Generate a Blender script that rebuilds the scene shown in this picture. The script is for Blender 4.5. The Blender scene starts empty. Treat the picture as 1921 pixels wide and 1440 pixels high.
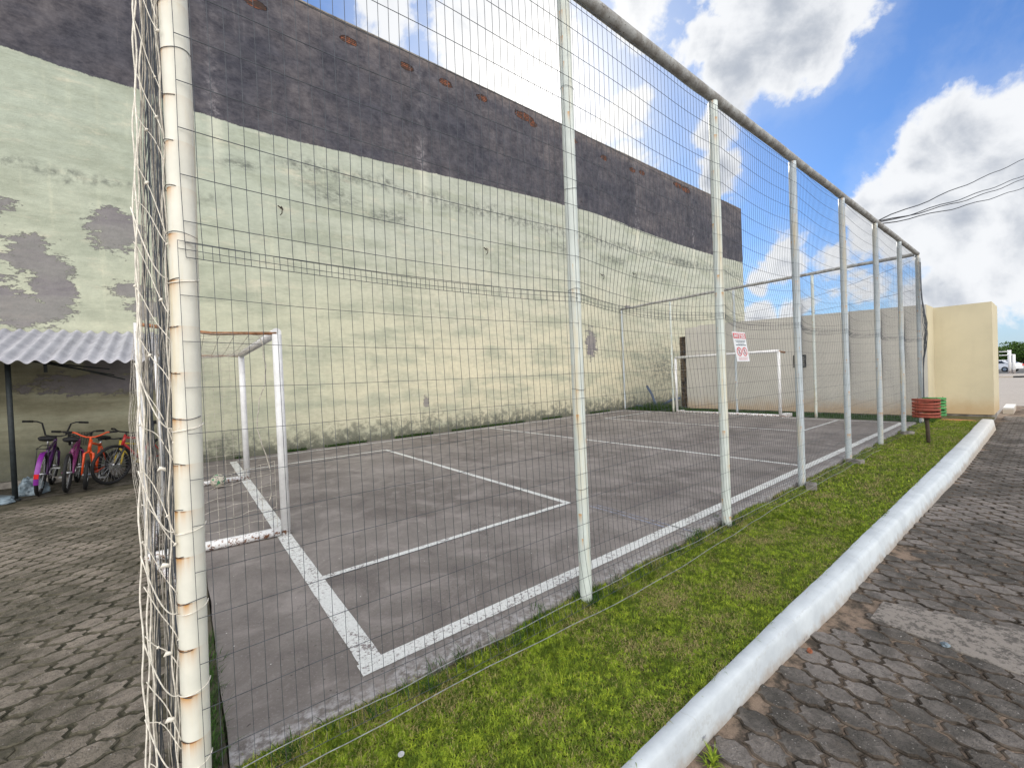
import bpy, bmesh, math, random
import numpy as np
from mathutils import Vector, Matrix, noise as mnoise
random.seed(7); rng = np.random.default_rng(7)
R_ = math.radians
scene = bpy.context.scene
COL = scene.collection

# ------------------------------------------------------------------ camera
cam_d = bpy.data.cameras.new("Camera"); cam = bpy.data.objects.new("Camera", cam_d); COL.objects.link(cam)
scene.camera = cam
yaw, pitch, roll = .6626, -.0155, -.0413
fw = Vector((math.sin(yaw)*math.cos(pitch), math.cos(yaw)*math.cos(pitch), math.sin(pitch)))
r0 = Vector((math.cos(yaw), -math.sin(yaw), 0)); u0 = r0.cross(fw)
rt = r0*math.cos(roll)+u0*math.sin(roll); up = -r0*math.sin(roll)+u0*math.cos(roll)
cam.matrix_world = Matrix(((rt.x, up.x, -fw.x, -.0233), (rt.y, up.y, -fw.y, -2.022), (rt.z, up.z, -fw.z, 1.55), (0, 0, 0, 1)))
cam_d.sensor_width = 36; cam_d.lens = 787.98/1921*36; cam_d.clip_start = .02; cam_d.clip_end = 2000

# ------------------------------------------------------------------ light
SUN = Vector((.577, .628, .505)).normalized()
EXPOSURE = 0.98
scene.view_settings.view_transform = 'Standard'; scene.view_settings.look = 'None'
scene.view_settings.exposure = EXPOSURE; scene.view_settings.gamma = 1
ld = bpy.data.lights.new("Sun", 'SUN'); ld.energy = 2.6; ld.angle = R_(.5); ld.color = (1, .95, .86)
lo = bpy.data.objects.new("Sun", ld); COL.objects.link(lo); lo.rotation_euler = (-SUN).to_track_quat('-Z', 'Y').to_euler()


class NT:
    """terse node building"""
    def __init__(s, tree): s.t = tree; s.nodes = tree.nodes
    def n(s, typ, **k):
        nd = s.nodes.new(typ)
        for a, v in k.items(): setattr(nd, a, v)
        return nd
    def put(s, sock, v):
        if hasattr(v, 'is_output') or isinstance(v, bpy.types.NodeSocket): s.t.links.new(v, sock)
        else:
            if isinstance(v, (tuple, list)) and len(v) == 3 and sock.type == 'RGBA': v = (*v, 1)
            sock.default_value = v
    def m(s, op, a, b=0., c=None, clamp=False):
        nd = s.n('ShaderNodeMath', operation=op, use_clamp=clamp); s.put(nd.inputs[0], a); s.put(nd.inputs[1], b)
        if c is not None: s.put(nd.inputs[2], c)
        return nd.outputs[0]
    def v(s, op, a, b=(0, 0, 0), out=0):
        nd = s.n('ShaderNodeVectorMath', operation=op); s.put(nd.inputs[0], a); s.put(nd.inputs[1], b)
        return nd.outputs[out]
    def mix(s, f, a, b, bt='MIX'):
        nd = s.n('ShaderNodeMix', data_type='RGBA', blend_type=bt); s.put(nd.inputs[0], f); s.put(nd.inputs[6], a); s.put(nd.inputs[7], b)
        return nd.outputs[2]
    def ss(s, x, a, b, o0=0., o1=1.):
        nd = s.n('ShaderNodeMapRange', interpolation_type='SMOOTHSTEP')
        s.put(nd.inputs[0], x); s.put(nd.inputs[1], a); s.put(nd.inputs[2], b); s.put(nd.inputs[3], o0); s.put(nd.inputs[4], o1)
        return nd.outputs[0]
    def noise(s, vec, scale, detail=4., rough=.55, dist=0., out=0):
        nd = s.n('ShaderNodeTexNoise'); s.put(nd.inputs['Vector'], vec); s.put(nd.inputs['Scale'], scale)
        s.put(nd.inputs['Detail'], detail); s.put(nd.inputs['Roughness'], rough); s.put(nd.inputs['Distortion'], dist)
        return nd.outputs[out]
    def vor(s, vec, scale, feature='F1', out='Distance'):
        nd = s.n('ShaderNodeTexVoronoi', feature=feature); s.put(nd.inputs['Vector'], vec); s.put(nd.inputs['Scale'], scale)
        return nd.outputs[out]
    def scale(s, vec, sc):
        return s.v('MULTIPLY', vec, sc)
    def sep(s, vec):
        nd = s.n('ShaderNodeSeparateXYZ'); s.put(nd.inputs[0], vec); return nd.outputs
    def comb(s, x, y, z):
        nd = s.n('ShaderNodeCombineXYZ'); s.put(nd.inputs[0], x); s.put(nd.inputs[1], y); s.put(nd.inputs[2], z); return nd.outputs[0]
    def pos(s): return s.n('ShaderNodeNewGeometry').outputs['Position']
    def obj(s): return s.n('ShaderNodeTexCoord').outputs['Object']


def img_dir(px, py):
    return (fw+rt*((px-960.5)/787.98)-up*((py-720)/787.98)).normalized()

# ---- world: Nishita sky with cumulus masses over it
w = bpy.data.worlds.new("World"); scene.world = w; w.use_nodes = True
T = NT(w.node_tree); w.node_tree.nodes.clear()
sky = T.n('ShaderNodeTexSky', sky_type='NISHITA', sun_disc=False)
sky.sun_elevation = math.asin(SUN.z); sky.sun_rotation = math.atan2(SUN.x, SUN.y); sky.air_density = 1.0; sky.dust_density = .6; sky.ozone_density = 2.2
D = T.v('NORMALIZE', T.n('ShaderNodeTexCoord').outputs['Generated'])
dz = T.sep(D)[2]
warp = T.noise(D, 3.2, 5, .6, 0, 1)
DW = T.v('ADD', D, T.scale(T.v('SUBTRACT', warp, (.5, .5, .5)), (.22, .22, .22)))
# (px, py, angular radius, strength)
blobs = [(px, py, rad*k, st) for (px, py, rad, st), k in [((px, py, rad, st), (.80 if px < 1600 else .9)) for px, py, rad, st in [(930, 60, .22, 1), (975, 150, .12, .9), (720, 20, .10, .7), (1180, 20, .10, .7), (1430, 20, .15, 1.2), (1520, 30, .13, 1.2), (1370, 110, .11, 1.0), (1450, -70, .17, 1.1),
         (1285, 105, .07, 1.0), (1150, 215, .09, .9), (1170, 330, .10, .7), (1330, 250, .06, .8), (1340, 320, .06, .8), (1090, 270, .07, .7),
         (1760, 300, .07, 1.1), (1860, 270, .11, 1.1), (1930, 330, .17, 1.2), (1710, 380, .065, 1.1), (1800, 420, .16, 1.25), (1640, 390, .045, .9), (1760, 560, .10, 1.0), (1620, 545, .06, .9), (1900, 520, .13, 1.0),
         (1480, 470, .075, .9), (1570, 490, .06, .8), (1420, 500, .06, .8), (1420, 590, .06, .8), (1520, 580, .05, .7), (1990, 420, .25, 1.2)]]]
cov = None
for px, py, rad, st in blobs:
    d = T.v('DISTANCE', DW, tuple(img_dir(px, py)), out=1)
    b = T.m('MULTIPLY', T.m('SUBTRACT', 1, T.m('DIVIDE', d, rad)), st)
    cov = b if cov is None else T.m('MAXIMUM', cov, b)
# unseen cloud banks added behind and above the camera as fill light
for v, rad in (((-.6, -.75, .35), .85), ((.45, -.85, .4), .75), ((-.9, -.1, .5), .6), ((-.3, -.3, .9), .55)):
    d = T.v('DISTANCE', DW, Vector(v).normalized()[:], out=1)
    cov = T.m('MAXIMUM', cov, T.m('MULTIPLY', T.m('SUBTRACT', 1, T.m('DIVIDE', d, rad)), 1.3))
n1 = T.noise(D, 7, 8, .62, .3)
n2 = T.noise(D, 24, 5, .6, 0)
cv = T.m('ADD', T.m('MAXIMUM', cov, -.6), T.m('ADD', T.m('MULTIPLY', T.m('SUBTRACT', n1, .5), 1.8), T.m('MULTIPLY', T.m('SUBTRACT', n2, .5), .55)))
mask = T.ss(cv, .06, .40)
thin = T.ss(cv, -.5, .25, 0, .14)
mask = T.m('MAXIMUM', mask, thin)
shade = T.noise(T.v('ADD', D, tuple(SUN*.06)), 6, 6, .6, .4)
dark = T.ss(T.m('ADD', T.m('MULTIPLY', cv, .45), T.m('MULTIPLY', shade, .9)), .62, 1.05)
dsun = T.v('DISTANCE', D, tuple(img_dir(1010, 215)), out=1)
nearsun = T.ss(dsun, .05, .75, 1, 0)
back_fill = T.ss(T.v('DOT_PRODUCT', D, tuple(Vector((-.55, -.75, .35)).normalized()), out=1), .1, .75)
ccol = T.mix(T.m('MULTIPLY', dark, .8), (4.7, 4.8, 4.95), (1.9, 2.15, 2.6))
ccol = T.mix(back_fill, ccol, (15.5, 15.2, 14.8))  # clouds opposite the sun boosted far above the visible ones, for fill
ccol = T.mix(T.m('POWER', nearsun, 8.), ccol, (6.2, 6.1, 5.9))
lav = T.ss(dsun, .1, .62, 1, 0)
skyc = T.mix(T.m('POWER', nearsun, 7.), T.mix(1, sky.outputs[0], (.32, .49, .72), 'MULTIPLY'), (5.0, 5.1, 5.5))
hz = T.ss(dz, 0., .2, .5, 0)
skyc = T.mix(hz, skyc, (2.6, 3.3, 4.2))
skyc = T.mix(T.m('MULTIPLY', lav, .4), skyc, (2.2, 2.6, 3.6))
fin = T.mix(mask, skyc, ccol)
glow = T.ss(dsun, .0, .26, 1, 0)
fin = T.mix(T.m('MULTIPLY', T.m('POWER', glow, 1.6), .85), fin, (9.5, 9.3, 9.0))
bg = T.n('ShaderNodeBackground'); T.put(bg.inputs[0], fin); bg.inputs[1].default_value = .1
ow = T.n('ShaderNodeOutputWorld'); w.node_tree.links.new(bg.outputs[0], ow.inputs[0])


# ------------------------------------------------------------------ materials
def mat(name, fn, rough=.8, spec=.3, metal=0.):
    m = bpy.data.materials.new(name); m.use_nodes = True; t = NT(m.node_tree); t.nodes.clear()
    p = t.n('ShaderNodeBsdfPrincipled'); o = t.n('ShaderNodeOutputMaterial'); t.t.links.new(p.outputs[0], o.inputs[0])
    p.inputs['Roughness'].default_value = rough; p.inputs['Specular IOR Level'].default_value = spec; p.inputs['Metallic'].default_value = metal
    r = fn(t)
    col, h, hs = (r+(None, None))[:3] if isinstance(r, tuple) and not isinstance(r[0], float) else (r, None, None)
    t.put(p.inputs['Base Color'], col)
    if h is not None:
        b = t.n('ShaderNodeBump'); b.inputs['Strength'].default_value = 1; b.inputs['Distance'].default_value = hs
        t.put(b.inputs['Height'], h); t.t.links.new(b.outputs[0], p.inputs['Normal'])
    return m

def simple(name, c, rough=.6, metal=0., var=.25, sc=30, spec=.4):
    def fn(t):
        n = t.noise(t.obj(), sc, 4, .6)
        return (t.mix(t.ss(n, .3, .7), tuple(x*(1-var) for x in c), tuple(min(1, x*(1+var)) for x in c)), n, .0015)
    return mat(name, fn, rough, spec, metal)

def wall_fn(t):
    P = t.pos(); x, y, z = t.sep(P)
    q = t.comb(x, 0., z)
    nA = t.noise(q, .5, 6, .6); nB = t.noise(t.comb(t.m('MULTIPLY', x, .35), 0., t.m('MULTIPLY', z, 1.6)), 1.5, 7, .65)
    nC = t.noise(q, 6, 6, .65); nF = t.noise(q, 40, 4, .6)
    vs = t.noise(t.comb(t.m('MULTIPLY', x, 3.), 0., t.m('MULTIPLY', z, .22)), 1.6, 6, .6)       # rain streaks
    # pale green paint, yellower low down, greyer green high and to the left
    g = t.mix(t.ss(t.m('ADD', z, t.m('MULTIPLY', t.m('SUBTRACT', nA, .5), 4)), 1., 7.), (.62, .58, .43), (.43, .455, .395))
    g = t.mix(t.ss(t.m('ADD', x, t.m('MULTIPLY', t.m('SUBTRACT', nA, .5), 6)), -1, 8, .45, 0), g, (.36, .43, .34))
    g = t.mix(t.ss(nB, .42, .66, 0, .7), g, (.30, .33, .26))
    g = t.mix(t.ss(t.noise(t.comb(t.m('MULTIPLY', x, .45), 0., t.m('MULTIPLY', z, 1.4)), 2.3, 8, .75), .52, .68, 0, .5), g, (.62, .58, .46))
    g = t.mix(t.ss(vs, .55, .8, 0, .35), g, (.66, .66, .50))
    g = t.mix(t.ss(nC, .6, .8, 0, .3), g, (.30, .32, .25))
    # long dark leak lines
    for zc, x0, x1, wd in ((5.68, -9, 1.5, .16), (6.95, 1.2, 27, .30)):
        zz = t.m('ADD', z, t.m('MULTIPLY', t.m('SUBTRACT', t.noise(q, .8, 5, .7), .5), .9))
        l = t.m('MULTIPLY', t.ss(t.m('ABSOLUTE', t.m('SUBTRACT', zz, zc)), 0., wd, 1, 0), t.m('MULTIPLY', t.ss(x, x0, x0+1.5), t.ss(x, x1-1.5, x1, 1, 0)))
        l = t.m('MULTIPLY', l, t.ss(nC, .38, .7))
        g = t.mix(t.m('MULTIPLY', l, .85), g, (.115, .125, .115))
    # dark mouldy clouds of stain
    def blob(cx, cz, rx, rz, jag=.9, sc=1.7):
        dx = t.m('DIVIDE', t.m('SUBTRACT', x, cx), rx); dzz = t.m('DIVIDE', t.m('SUBTRACT', z, cz), rz)
        d = t.m('SQRT', t.m('ADD', t.m('MULTIPLY', dx, dx), t.m('MULTIPLY', dzz, dzz)))
        nn = t.noise(t.comb(t.m('MULTIPLY', x, .8), 0., t.m('MULTIPLY', z, 1.7)), sc, 10, .78)
        return t.m('ADD', t.m('SUBTRACT', 1, d), t.m('MULTIPLY', t.m('SUBTRACT', nn, .5), 2*jag+1.6))
    st = None
    for b in ((3.2, 6.35, 1.1, .45), (4.6, 6.1, 1.0, .35), (11.5, 6.3, 1.2, .35), (14.3, 6.3, 1.5, .3), (19.5, 6.9, 2.2, .35), (1.1, 6.6, .7, .2), (18, 1.6, 3.2, 1.8), (17.6, 5.9, 2.5, .25)):
        m_ = t.ss(blob(*b, jag=.7, sc=1.4), .0, 1.1); st = m_ if st is None else t.m('MAXIMUM', st, m_)
    g = t.mix(t.m('MULTIPLY', t.m('MULTIPLY', st, t.ss(t.noise(t.comb(t.m('MULTIPLY', x, .6), 0., t.m('MULTIPLY', z, 1.5)), 7, 8, .8), .36, .62)), .9), g, (.11, .125, .11))
    shd = t.m('MULTIPLY', t.ss(x, -.6, .3, 1, 0), t.ss(t.m('ADD', z, t.m('MULTIPLY', t.m('SUBTRACT', nA, .5), 1.2)), 1.9, 2.4, 1, 0))  # brown staining plus shelter shade, painted in below the roof line
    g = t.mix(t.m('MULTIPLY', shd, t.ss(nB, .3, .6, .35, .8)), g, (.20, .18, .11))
    g = t.mix(t.m('MULTIPLY', t.m('MULTIPLY', t.ss(x, -.6, .4, 1, 0), t.ss(t.m('ADD', z, t.m('MULTIPLY', t.m('SUBTRACT', nC, .5), .8)), .35, 1.1, 1, 0)), .8), g, (.06, .065, .045))  # near-black wall foot under the shelter: dirt and painted shade together
    # flaked paint showing purple-grey render
    fl = None
    for b in ((-.95, 4.75, .55, .62), (-.75, 3.6, .5, .25), (-2.1, 4.1, .45, .5), (-1.85, 3.6, .42, .95), (-2.2, 3.1, .8, .42), (-2.6, 4.9, .5, .25), (-2.8, 3.3, 1.0, .6), (-.55, 3.2, .4, .3), (12.75, 2.75, .45, .8), (5.5, .95, .12, .25), (-4.5, 4, 1.5, 1.2), (-1.2, 1.75, 1.5, .28), (-.9, 2.1, 1.0, .25), (15.2, 4.4, .3, .1)):
        m_ = blob(*b, jag=.55, sc=2.6); fl = m_ if fl is None else t.m('MAXIMUM', fl, m_)
    fl = t.m('ADD', fl, t.m('MULTIPLY', t.m('SUBTRACT', t.noise(t.comb(t.m('MULTIPLY', x, .7), 0., t.m('MULTIPLY', z, 1.8)), 9, 7, .75), .5), 1.5))
    flm = t.ss(fl, .30, .40)
    g = t.mix(t.m('MULTIPLY', flm, t.ss(nB, .3, .6, .97, .75)), g, t.mix(nC, (.145, .135, .155), (.24, .22, .235)))
    # mouldy splash zone at the foot
    base = t.ss(t.m('ADD', z, t.m('MULTIPLY', t.m('SUBTRACT', t.noise(q, 2.2, 8, .7), .5), 1.3)), .05, .62, 1, 0)
    g = t.mix(t.m('MULTIPLY', base, t.ss(nC, .25, .6)), g, (.04, .045, .04))
    mid = t.ss(t.m('ADD', z, t.m('MULTIPLY', t.m('SUBTRACT', t.noise(q, 1.3, 7, .7), .5), 2.2)), .2, .8, 1, 0)
    g = t.mix(t.m('MULTIPLY', mid, t.ss(nC, .45, .6, 0, .75)), g, (.10, .105, .09))
    g = t.mix(t.m('MULTIPLY', t.ss(t.m('ADD', z, t.m('MULTIPLY', t.m('SUBTRACT', t.noise(q, 5, 8, .8), .5), .9)), .08, .20, 1, 0), .85), g, (.03, .034, .03))
    g = t.mix(t.ss(z, .25, 1.6, .28, 0), g, (.33, .33, .25))
    # upper unpainted render with ragged painted edge
    fc = t.n('ShaderNodeFloatCurve'); cv = fc.mapping.curves[0]
    pts = [(-15, 7.8), (-5, 7.75), (-2.3, 7.69), (-1.46, 7.63), (-.45, 7.62), (.36, 7.51), (1.74, 7.47), (2.91, 7.52), (5.67, 7.66), (7.72, 7.79), (11, 7.93), (13.7, 7.99), (16.2, 7.86), (20.8, 7.74), (27, 7.82)]
    while len(cv.points) < len(pts): cv.points.new(.5, .5)
    for p_, (a, b) in zip(cv.points, pts): p_.location = ((a+15)/42, (b-7)/2); p_.handle_type = 'AUTO'
    fc.mapping.update(); t.put(fc.inputs[1], t.m('DIVIDE', t.m('ADD', x, 15), 42))
    bnd = t.m('ADD', t.m('MULTIPLY', fc.outputs[0], 2), 7)
    e = t.m('ADD', t.m('SUBTRACT', z, bnd), t.m('ADD', t.m('MULTIPLY', t.m('SUBTRACT', t.noise(q, 3, 4, .7), .5), .10), t.m('MULTIPLY', t.m('SUBTRACT', nF, .5), .05)))
    up_ = t.ss(e, -.012, .012)
    gr = t.mix(t.ss(nA, .35, .68), (.078, .078, .092), (.145, .133, .138))
    gr = t.mix(t.ss(nB, .4, .72, 0, .55), gr, (.075, .078, .10))
    gr = t.mix(t.ss(vs, .6, .8, 0, .55), gr, (.27, .25, .25))
    gr = t.mix(t.ss(vs, .36, .24, 0, .6), gr, (.05, .05, .058))
    gr = t.mix(t.ss(nF, .66, .78, 0, .4), gr, (.4, .38, .37))
    for xc in (.75, 5.75, 11.7, 16.1, 20.9):                     # pale leak marks down the pier lines
        a = t.ss(t.m('ABSOLUTE', t.m('SUBTRACT', t.m('ADD', x, t.m('MULTIPLY', t.m('SUBTRACT', t.noise(q, 1.5, 5, .6), .5), .35)), xc)), .02, .22, 1, 0)
        gr = t.mix(t.m('MULTIPLY', t.m('MULTIPLY', a, t.ss(t.m('ADD', z, t.m('MULTIPLY', nA, 2)), 9.0, 9.9, .8, .25)), t.ss(nC, .44, .62, 0, .75)), gr, (.36, .34, .35))
        a2 = t.ss(t.m('ABSOLUTE', t.m('SUBTRACT', x, xc-.45)), .0, .3, .5, 0)
        gr = t.mix(t.m('MULTIPLY', a2, t.ss(nC, .4, .6)), gr, (.045, .045, .05))
        g = t.mix(t.m('MULTIPLY', a, t.ss(z, 5.6, 7.5, 0, .35)), g, (.72, .72, .6))
    gr = t.mix(t.ss(z, 10.55, 10.95, 0, .4), gr, (.25, .21, .185))
    m1 = t.noise(q, 3.1, 8, .72); m2 = t.noise(t.comb(t.m('MULTIPLY', x, .6), 0., t.m('MULTIPLY', z, 1.3)), 11, 7, .75)
    g = t.mix(1, g, t.mix(t.m('ADD', t.m('MULTIPLY', m1, .5), t.m('MULTIPLY', m2, .5)), (.44, .44, .45), (1.45, 1.43, 1.40)), 'MULTIPLY')
    gr = t.mix(1, gr, t.mix(t.ss(t.m('ADD', t.m('MULTIPLY', m1, .6), t.m('MULTIPLY', m2, .4)), .33, .67), (.36, .37, .42), (1.15, 1.13, 1.12)), 'MULTIPLY')
    col = t.mix(up_, g, gr)
    bf = None
    for i, (bx, bz) in enumerate(((3.75, 10.52), (5.37, 10.52), (6.63, 10.55), (7.97, 10.6), (9.72, 10.62), (10.1, 10.5), (12.17, 10.55), (13.98, 10.42), (15.88, 10.43), (16.6, 10.5), (19.6, 10.68), (20.3, 10.62), (1.65, 10.4), (-3, 10.3))):
        rx, rz = (.26, .12) if i not in (4, 10, 11) else (.5, .16)
        m_ = blob(bx, bz, rx, rz, jag=-.1, sc=4.5); bf = m_ if bf is None else t.m('MAXIMUM', bf, m_)
    bm_ = t.ss(bf, .12, .22)
    br = t.n('ShaderNodeTexBrick'); t.put(br.inputs['Vector'], t.comb(x, z, 0.)); t.put(br.inputs['Color1'], (.30, .10, .05)); t.put(br.inputs['Color2'], (.20, .075, .04)); t.put(br.inputs['Mortar'], (.045, .032, .028))
    br.inputs['Scale'].default_value = 1; br.inputs['Brick Width'].default_value = .19; br.inputs['Row Height'].default_value = .05; br.inputs['Mortar Size'].default_value = .012
    col = t.mix(bm_, col, t.mix(t.ss(nC, .4, .6), br.outputs[0], (.05, .035, .03)))
    # bolt holes
    vh = t.vor(q, .55); col = t.mix(t.ss(vh, .016, .022, .9, 0), col, (.02, .02, .02))
    h = t.m('ADD', t.m('ADD', t.m('MULTIPLY', nC, .4), t.m('MULTIPLY', nF, .25)), t.m('ADD', t.m('MULTIPLY', bm_, -2.5), t.m('ADD', t.m('MULTIPLY', flm, -.25), t.m('MULTIPLY', nB, .6))))
    return col, h, .022
M = {}
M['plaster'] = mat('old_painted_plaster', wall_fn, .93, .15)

def court_fn(t):
    P = t.pos(); x, y, z = t.sep(P)
    a = t.noise(P, .45, 6, .6); b = t.noise(P, 2.4, 7, .68, .6); c = t.noise(P, 22, 5, .7); f = t.noise(P, 130, 3, .7)
    col = t.mix(t.ss(a, .3, .7), (.132, .117, .107), (.218, .197, .182))
    col = t.mix(t.ss(b, .45, .68, 0, .7), col, (.28, .252, .236))
    col = t.mix(t.ss(t.noise(t.scale(P, (1, .5, 1)), 1.1, 6, .7), .5, .68, 0, .6), col, (.10, .085, .08))
    col = t.mix(t.ss(b, .47, .3, 0, .6), col, (.10, .088, .086))
    col = t.mix(t.ss(c, .56, .8, 0, .5), col, (.36, .335, .32))
    col = t.mix(t.ss(f, .60, .75, 0, .35), col, (.07, .06, .06))
    vd = t.vor(P, 9); col = t.mix(t.ss(vd, .03, .045, .85, 0), col, (.7, .69, .66))        # tiny paint and lime specks
    vk = t.vor(t.v('ADD', P, t.scale(t.noise(P, 12, 3, .5, 0, 1), (.05, .05, .05))), 16); nr = t.ss(t.m('ADD', y, t.m('MULTIPLY', b, .8)), .6, 1.6, 1, .25)
    col = t.mix(t.m('MULTIPLY', t.ss(vk, .07, .12, .8, 0), nr), col, (.05, .04, .038))
    col = t.mix(t.ss(t.noise(P, 60, 4, .75), .55, .68, 0, .4), col, (.34, .31, .30))
    # crumbly pale rim beside the fence
    e = t.m('ADD', y, t.m('MULTIPLY', t.m('SUBTRACT', b, .5), .6))
    rim = t.ss(e, .06, .26, .75, 0)
    col = t.mix(t.m('MULTIPLY', rim, t.ss(c, .38, .62)), col, (.43, .42, .42))
    col = t.mix(t.m('MULTIPLY', rim, t.ss(t.noise(P, 14, 6, .7), .56, .7)), col, (.13, .105, .085))
    cr = t.m('ABSOLUTE', t.m('SUBTRACT', t.m('SUBTRACT', x, 3.62), t.m('MULTIPLY', t.m('SUBTRACT', t.noise(P, 2, 4, .6), .5), .05)))
    col = t.mix(t.m('MULTIPLY', t.ss(cr, .002, .006, 1, 0), .75), col, (.03, .028, .03))
    ck = t.vor(t.v('ADD', P, t.scale(t.noise(P, 1.3, 7, .7, 0, 1), (1.1, 1.1, 1.1))), .33, 'DISTANCE_TO_EDGE')
    col = t.mix(t.m('MULTIPLY', t.ss(ck, .0006, .0022, .6, 0), t.ss(a, .42, .58)), col, (.04, .035, .035))
    h = t.m('ADD', t.m('MULTIPLY', b, .5), t.m('ADD', t.m('MULTIPLY', c, .5), t.m('MULTIPLY', f, .35)))
    return col, h, .007
M['court'] = mat('worn_court_concrete', court_fn, .88, .2)

def line_fn(t):
    P = t.pos(); n = t.noise(P, 28, 6, .75); n2 = t.noise(P, 3, 4, .6); c = t.noise(P, 90, 3, .7)
    m_ = t.ss(t.m('ADD', t.noise(P, 38, 7, .8), t.m('MULTIPLY', n2, .4)), .745, .80)
    col = t.mix(t.ss(c, .4, .7), (.62, .63, .61), (.50, .505, .49))
    return t.mix(m_, col, (.19, .165, .16)), n, .004
M['line'] = mat('worn_line_paint', line_fn, .8, .25)
M['line_blue'] = mat('old_blue_paint', lambda t: (t.mix(t.ss(t.noise(t.pos(), 25, 6, .75), .44, .58), (.27, .29, .36), (.17, .152, .15)), None, None), .85, .2)

def paver_fn(moss, tint):
    def fn(t):
        P = t.pos(); ri = t.n('ShaderNodeNewGeometry').outputs['Random Per Island']
        a = t.noise(P, 1.1, 5, .6); b = t.noise(P, 9, 6, .68); f = t.noise(P, 110, 4, .75)
        P2 = t.v('ADD', P, t.scale(t.noise(P, 4, 4, .6, 0, 1), (.15, .15, .15)))
        col = t.mix(ri, tuple(v*.80 for v in tint), tuple(v*1.12 for v in tint))
        col = t.mix(t.ss(b, .38, .66, 0, .6), col, tuple(v*.62 for v in tint))
        col = t.mix(t.m('MULTIPLY', t.ss(t.noise(P2, 1.1, 6, .68), .40, .60), t.ss(b, .28, .58, .45, .97)), col, moss)
        col = t.mix(t.ss(t.noise(P2, 2.6, 6, .7), .50, .68, 0, .3), col, (.25, .21, .18))
        col = t.mix(t.ss(t.noise(P2, 30, 5, .75), .48, .62, 0, .6), col, tuple(v*.4 for v in tint))
        sp = t.vor(t.v('ADD', P, t.scale(t.noise(P, 60, 2, .5, 0, 1), (.01, .01, .01))), 75)
        sel = t.ss(t.vor(P, 75, out='Color'), .55, .6) if False else t.ss(t.noise(P, 40, 2, .5), .5, .62)
        col = t.mix(t.m('MULTIPLY', t.m('MULTIPLY', t.ss(sp, .16, .34, .85, 0), t.ss(t.noise(P, 55, 2, .5), .42, .58)), sel), col, (.42, .39, .36))
        col = t.mix(t.ss(f, .60, .72, 0, .6), col, (.045, .042, .038))
        h = t.m('ADD', t.m('MULTIPLY', f, .6), t.m('ADD', t.m('MULTIPLY', b, .9), t.m('ADD', t.m('MULTIPLY', t.noise(P, 30, 5, .75), .9), t.ss(sp, .2, .4, .25, 0))))
        return col, h, .012
    return fn
M['paver'] = mat('street_paver_concrete', paver_fn((.058, .054, .047), (.232, .208, .188)), .92, .15)
M['paver_yard'] = mat('yard_paver_concrete', paver_fn((.075, .070, .050), (.285, .245, .20)), .92, .15)

def sand_fn(c1, c2):
    def fn(t):
        P = t.pos(); b = t.noise(P, 7, 6, .7); f = t.noise(P, 160, 3, .7)
        col = t.mix(t.ss(b, .38, .6), c1, c2); col = t.mix(t.ss(f, .4, .7, 0, .5), col, (.09, .07, .055))
        return col, t.m('ADD', b, t.m('MULTIPLY', f, .3)), .01
    return fn
M['sand'] = mat('joint_sand', sand_fn((.05, .043, .035), (.24, .18, .135)), .95, .1)
M['sand_dark'] = mat('mossy_joint_soil', sand_fn((.045, .045, .03), (.10, .09, .065)), .95, .1)
M['soil'] = mat('lawn_soil', sand_fn((.05, .06, .022), (.13, .11, .055)), .95, .1)
M['orange_soil'] = mat('orange_clay', sand_fn((.42, .17, .07), (.5, .24, .12)), .95, .1)

M['joint'] = mat('dirty_paver_edge', sand_fn((.025, .022, .018), (.11, .09, .072)), .95, .1)
M['joint_moss'] = mat('mossy_paver_edge', sand_fn((.035, .036, .024), (.12, .11, .08)), .95, .1)

def ground_fn(t):
    P = t.pos(); x, y, z = t.sep(P)
    a = t.noise(P, .3, 6, .6); b = t.noise(P, 6, 5, .7)
    col = t.mix(a, (.24, .215, .195), (.31, .285, .26)); col = t.mix(t.ss(b, .5, .7, 0, .5), col, (.16, .145, .13))
    sx = t.m('FRACT', t.m('MULTIPLY', t.m('ADD', x, t.m('MULTIPLY', t.m('PINGPONG', y, .11), .4)), 4.5))
    col = t.mix(t.ss(t.m('ABSOLUTE', t.m('SUBTRACT', sx, .5)), .43, .48, 0, .6), col, (.09, .08, .07))
    return col, b, .01
M['ground'] = mat('far_paving', ground_fn, .92, .15)
M['asphalt'] = mat('asphalt', lambda t: (t.mix(t.noise(t.pos(), .8, 6, .7), (.05, .05, .052), (.085, .083, .082)), t.noise(t.pos(), 60, 3, .7), .004), .9, .2)

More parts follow.
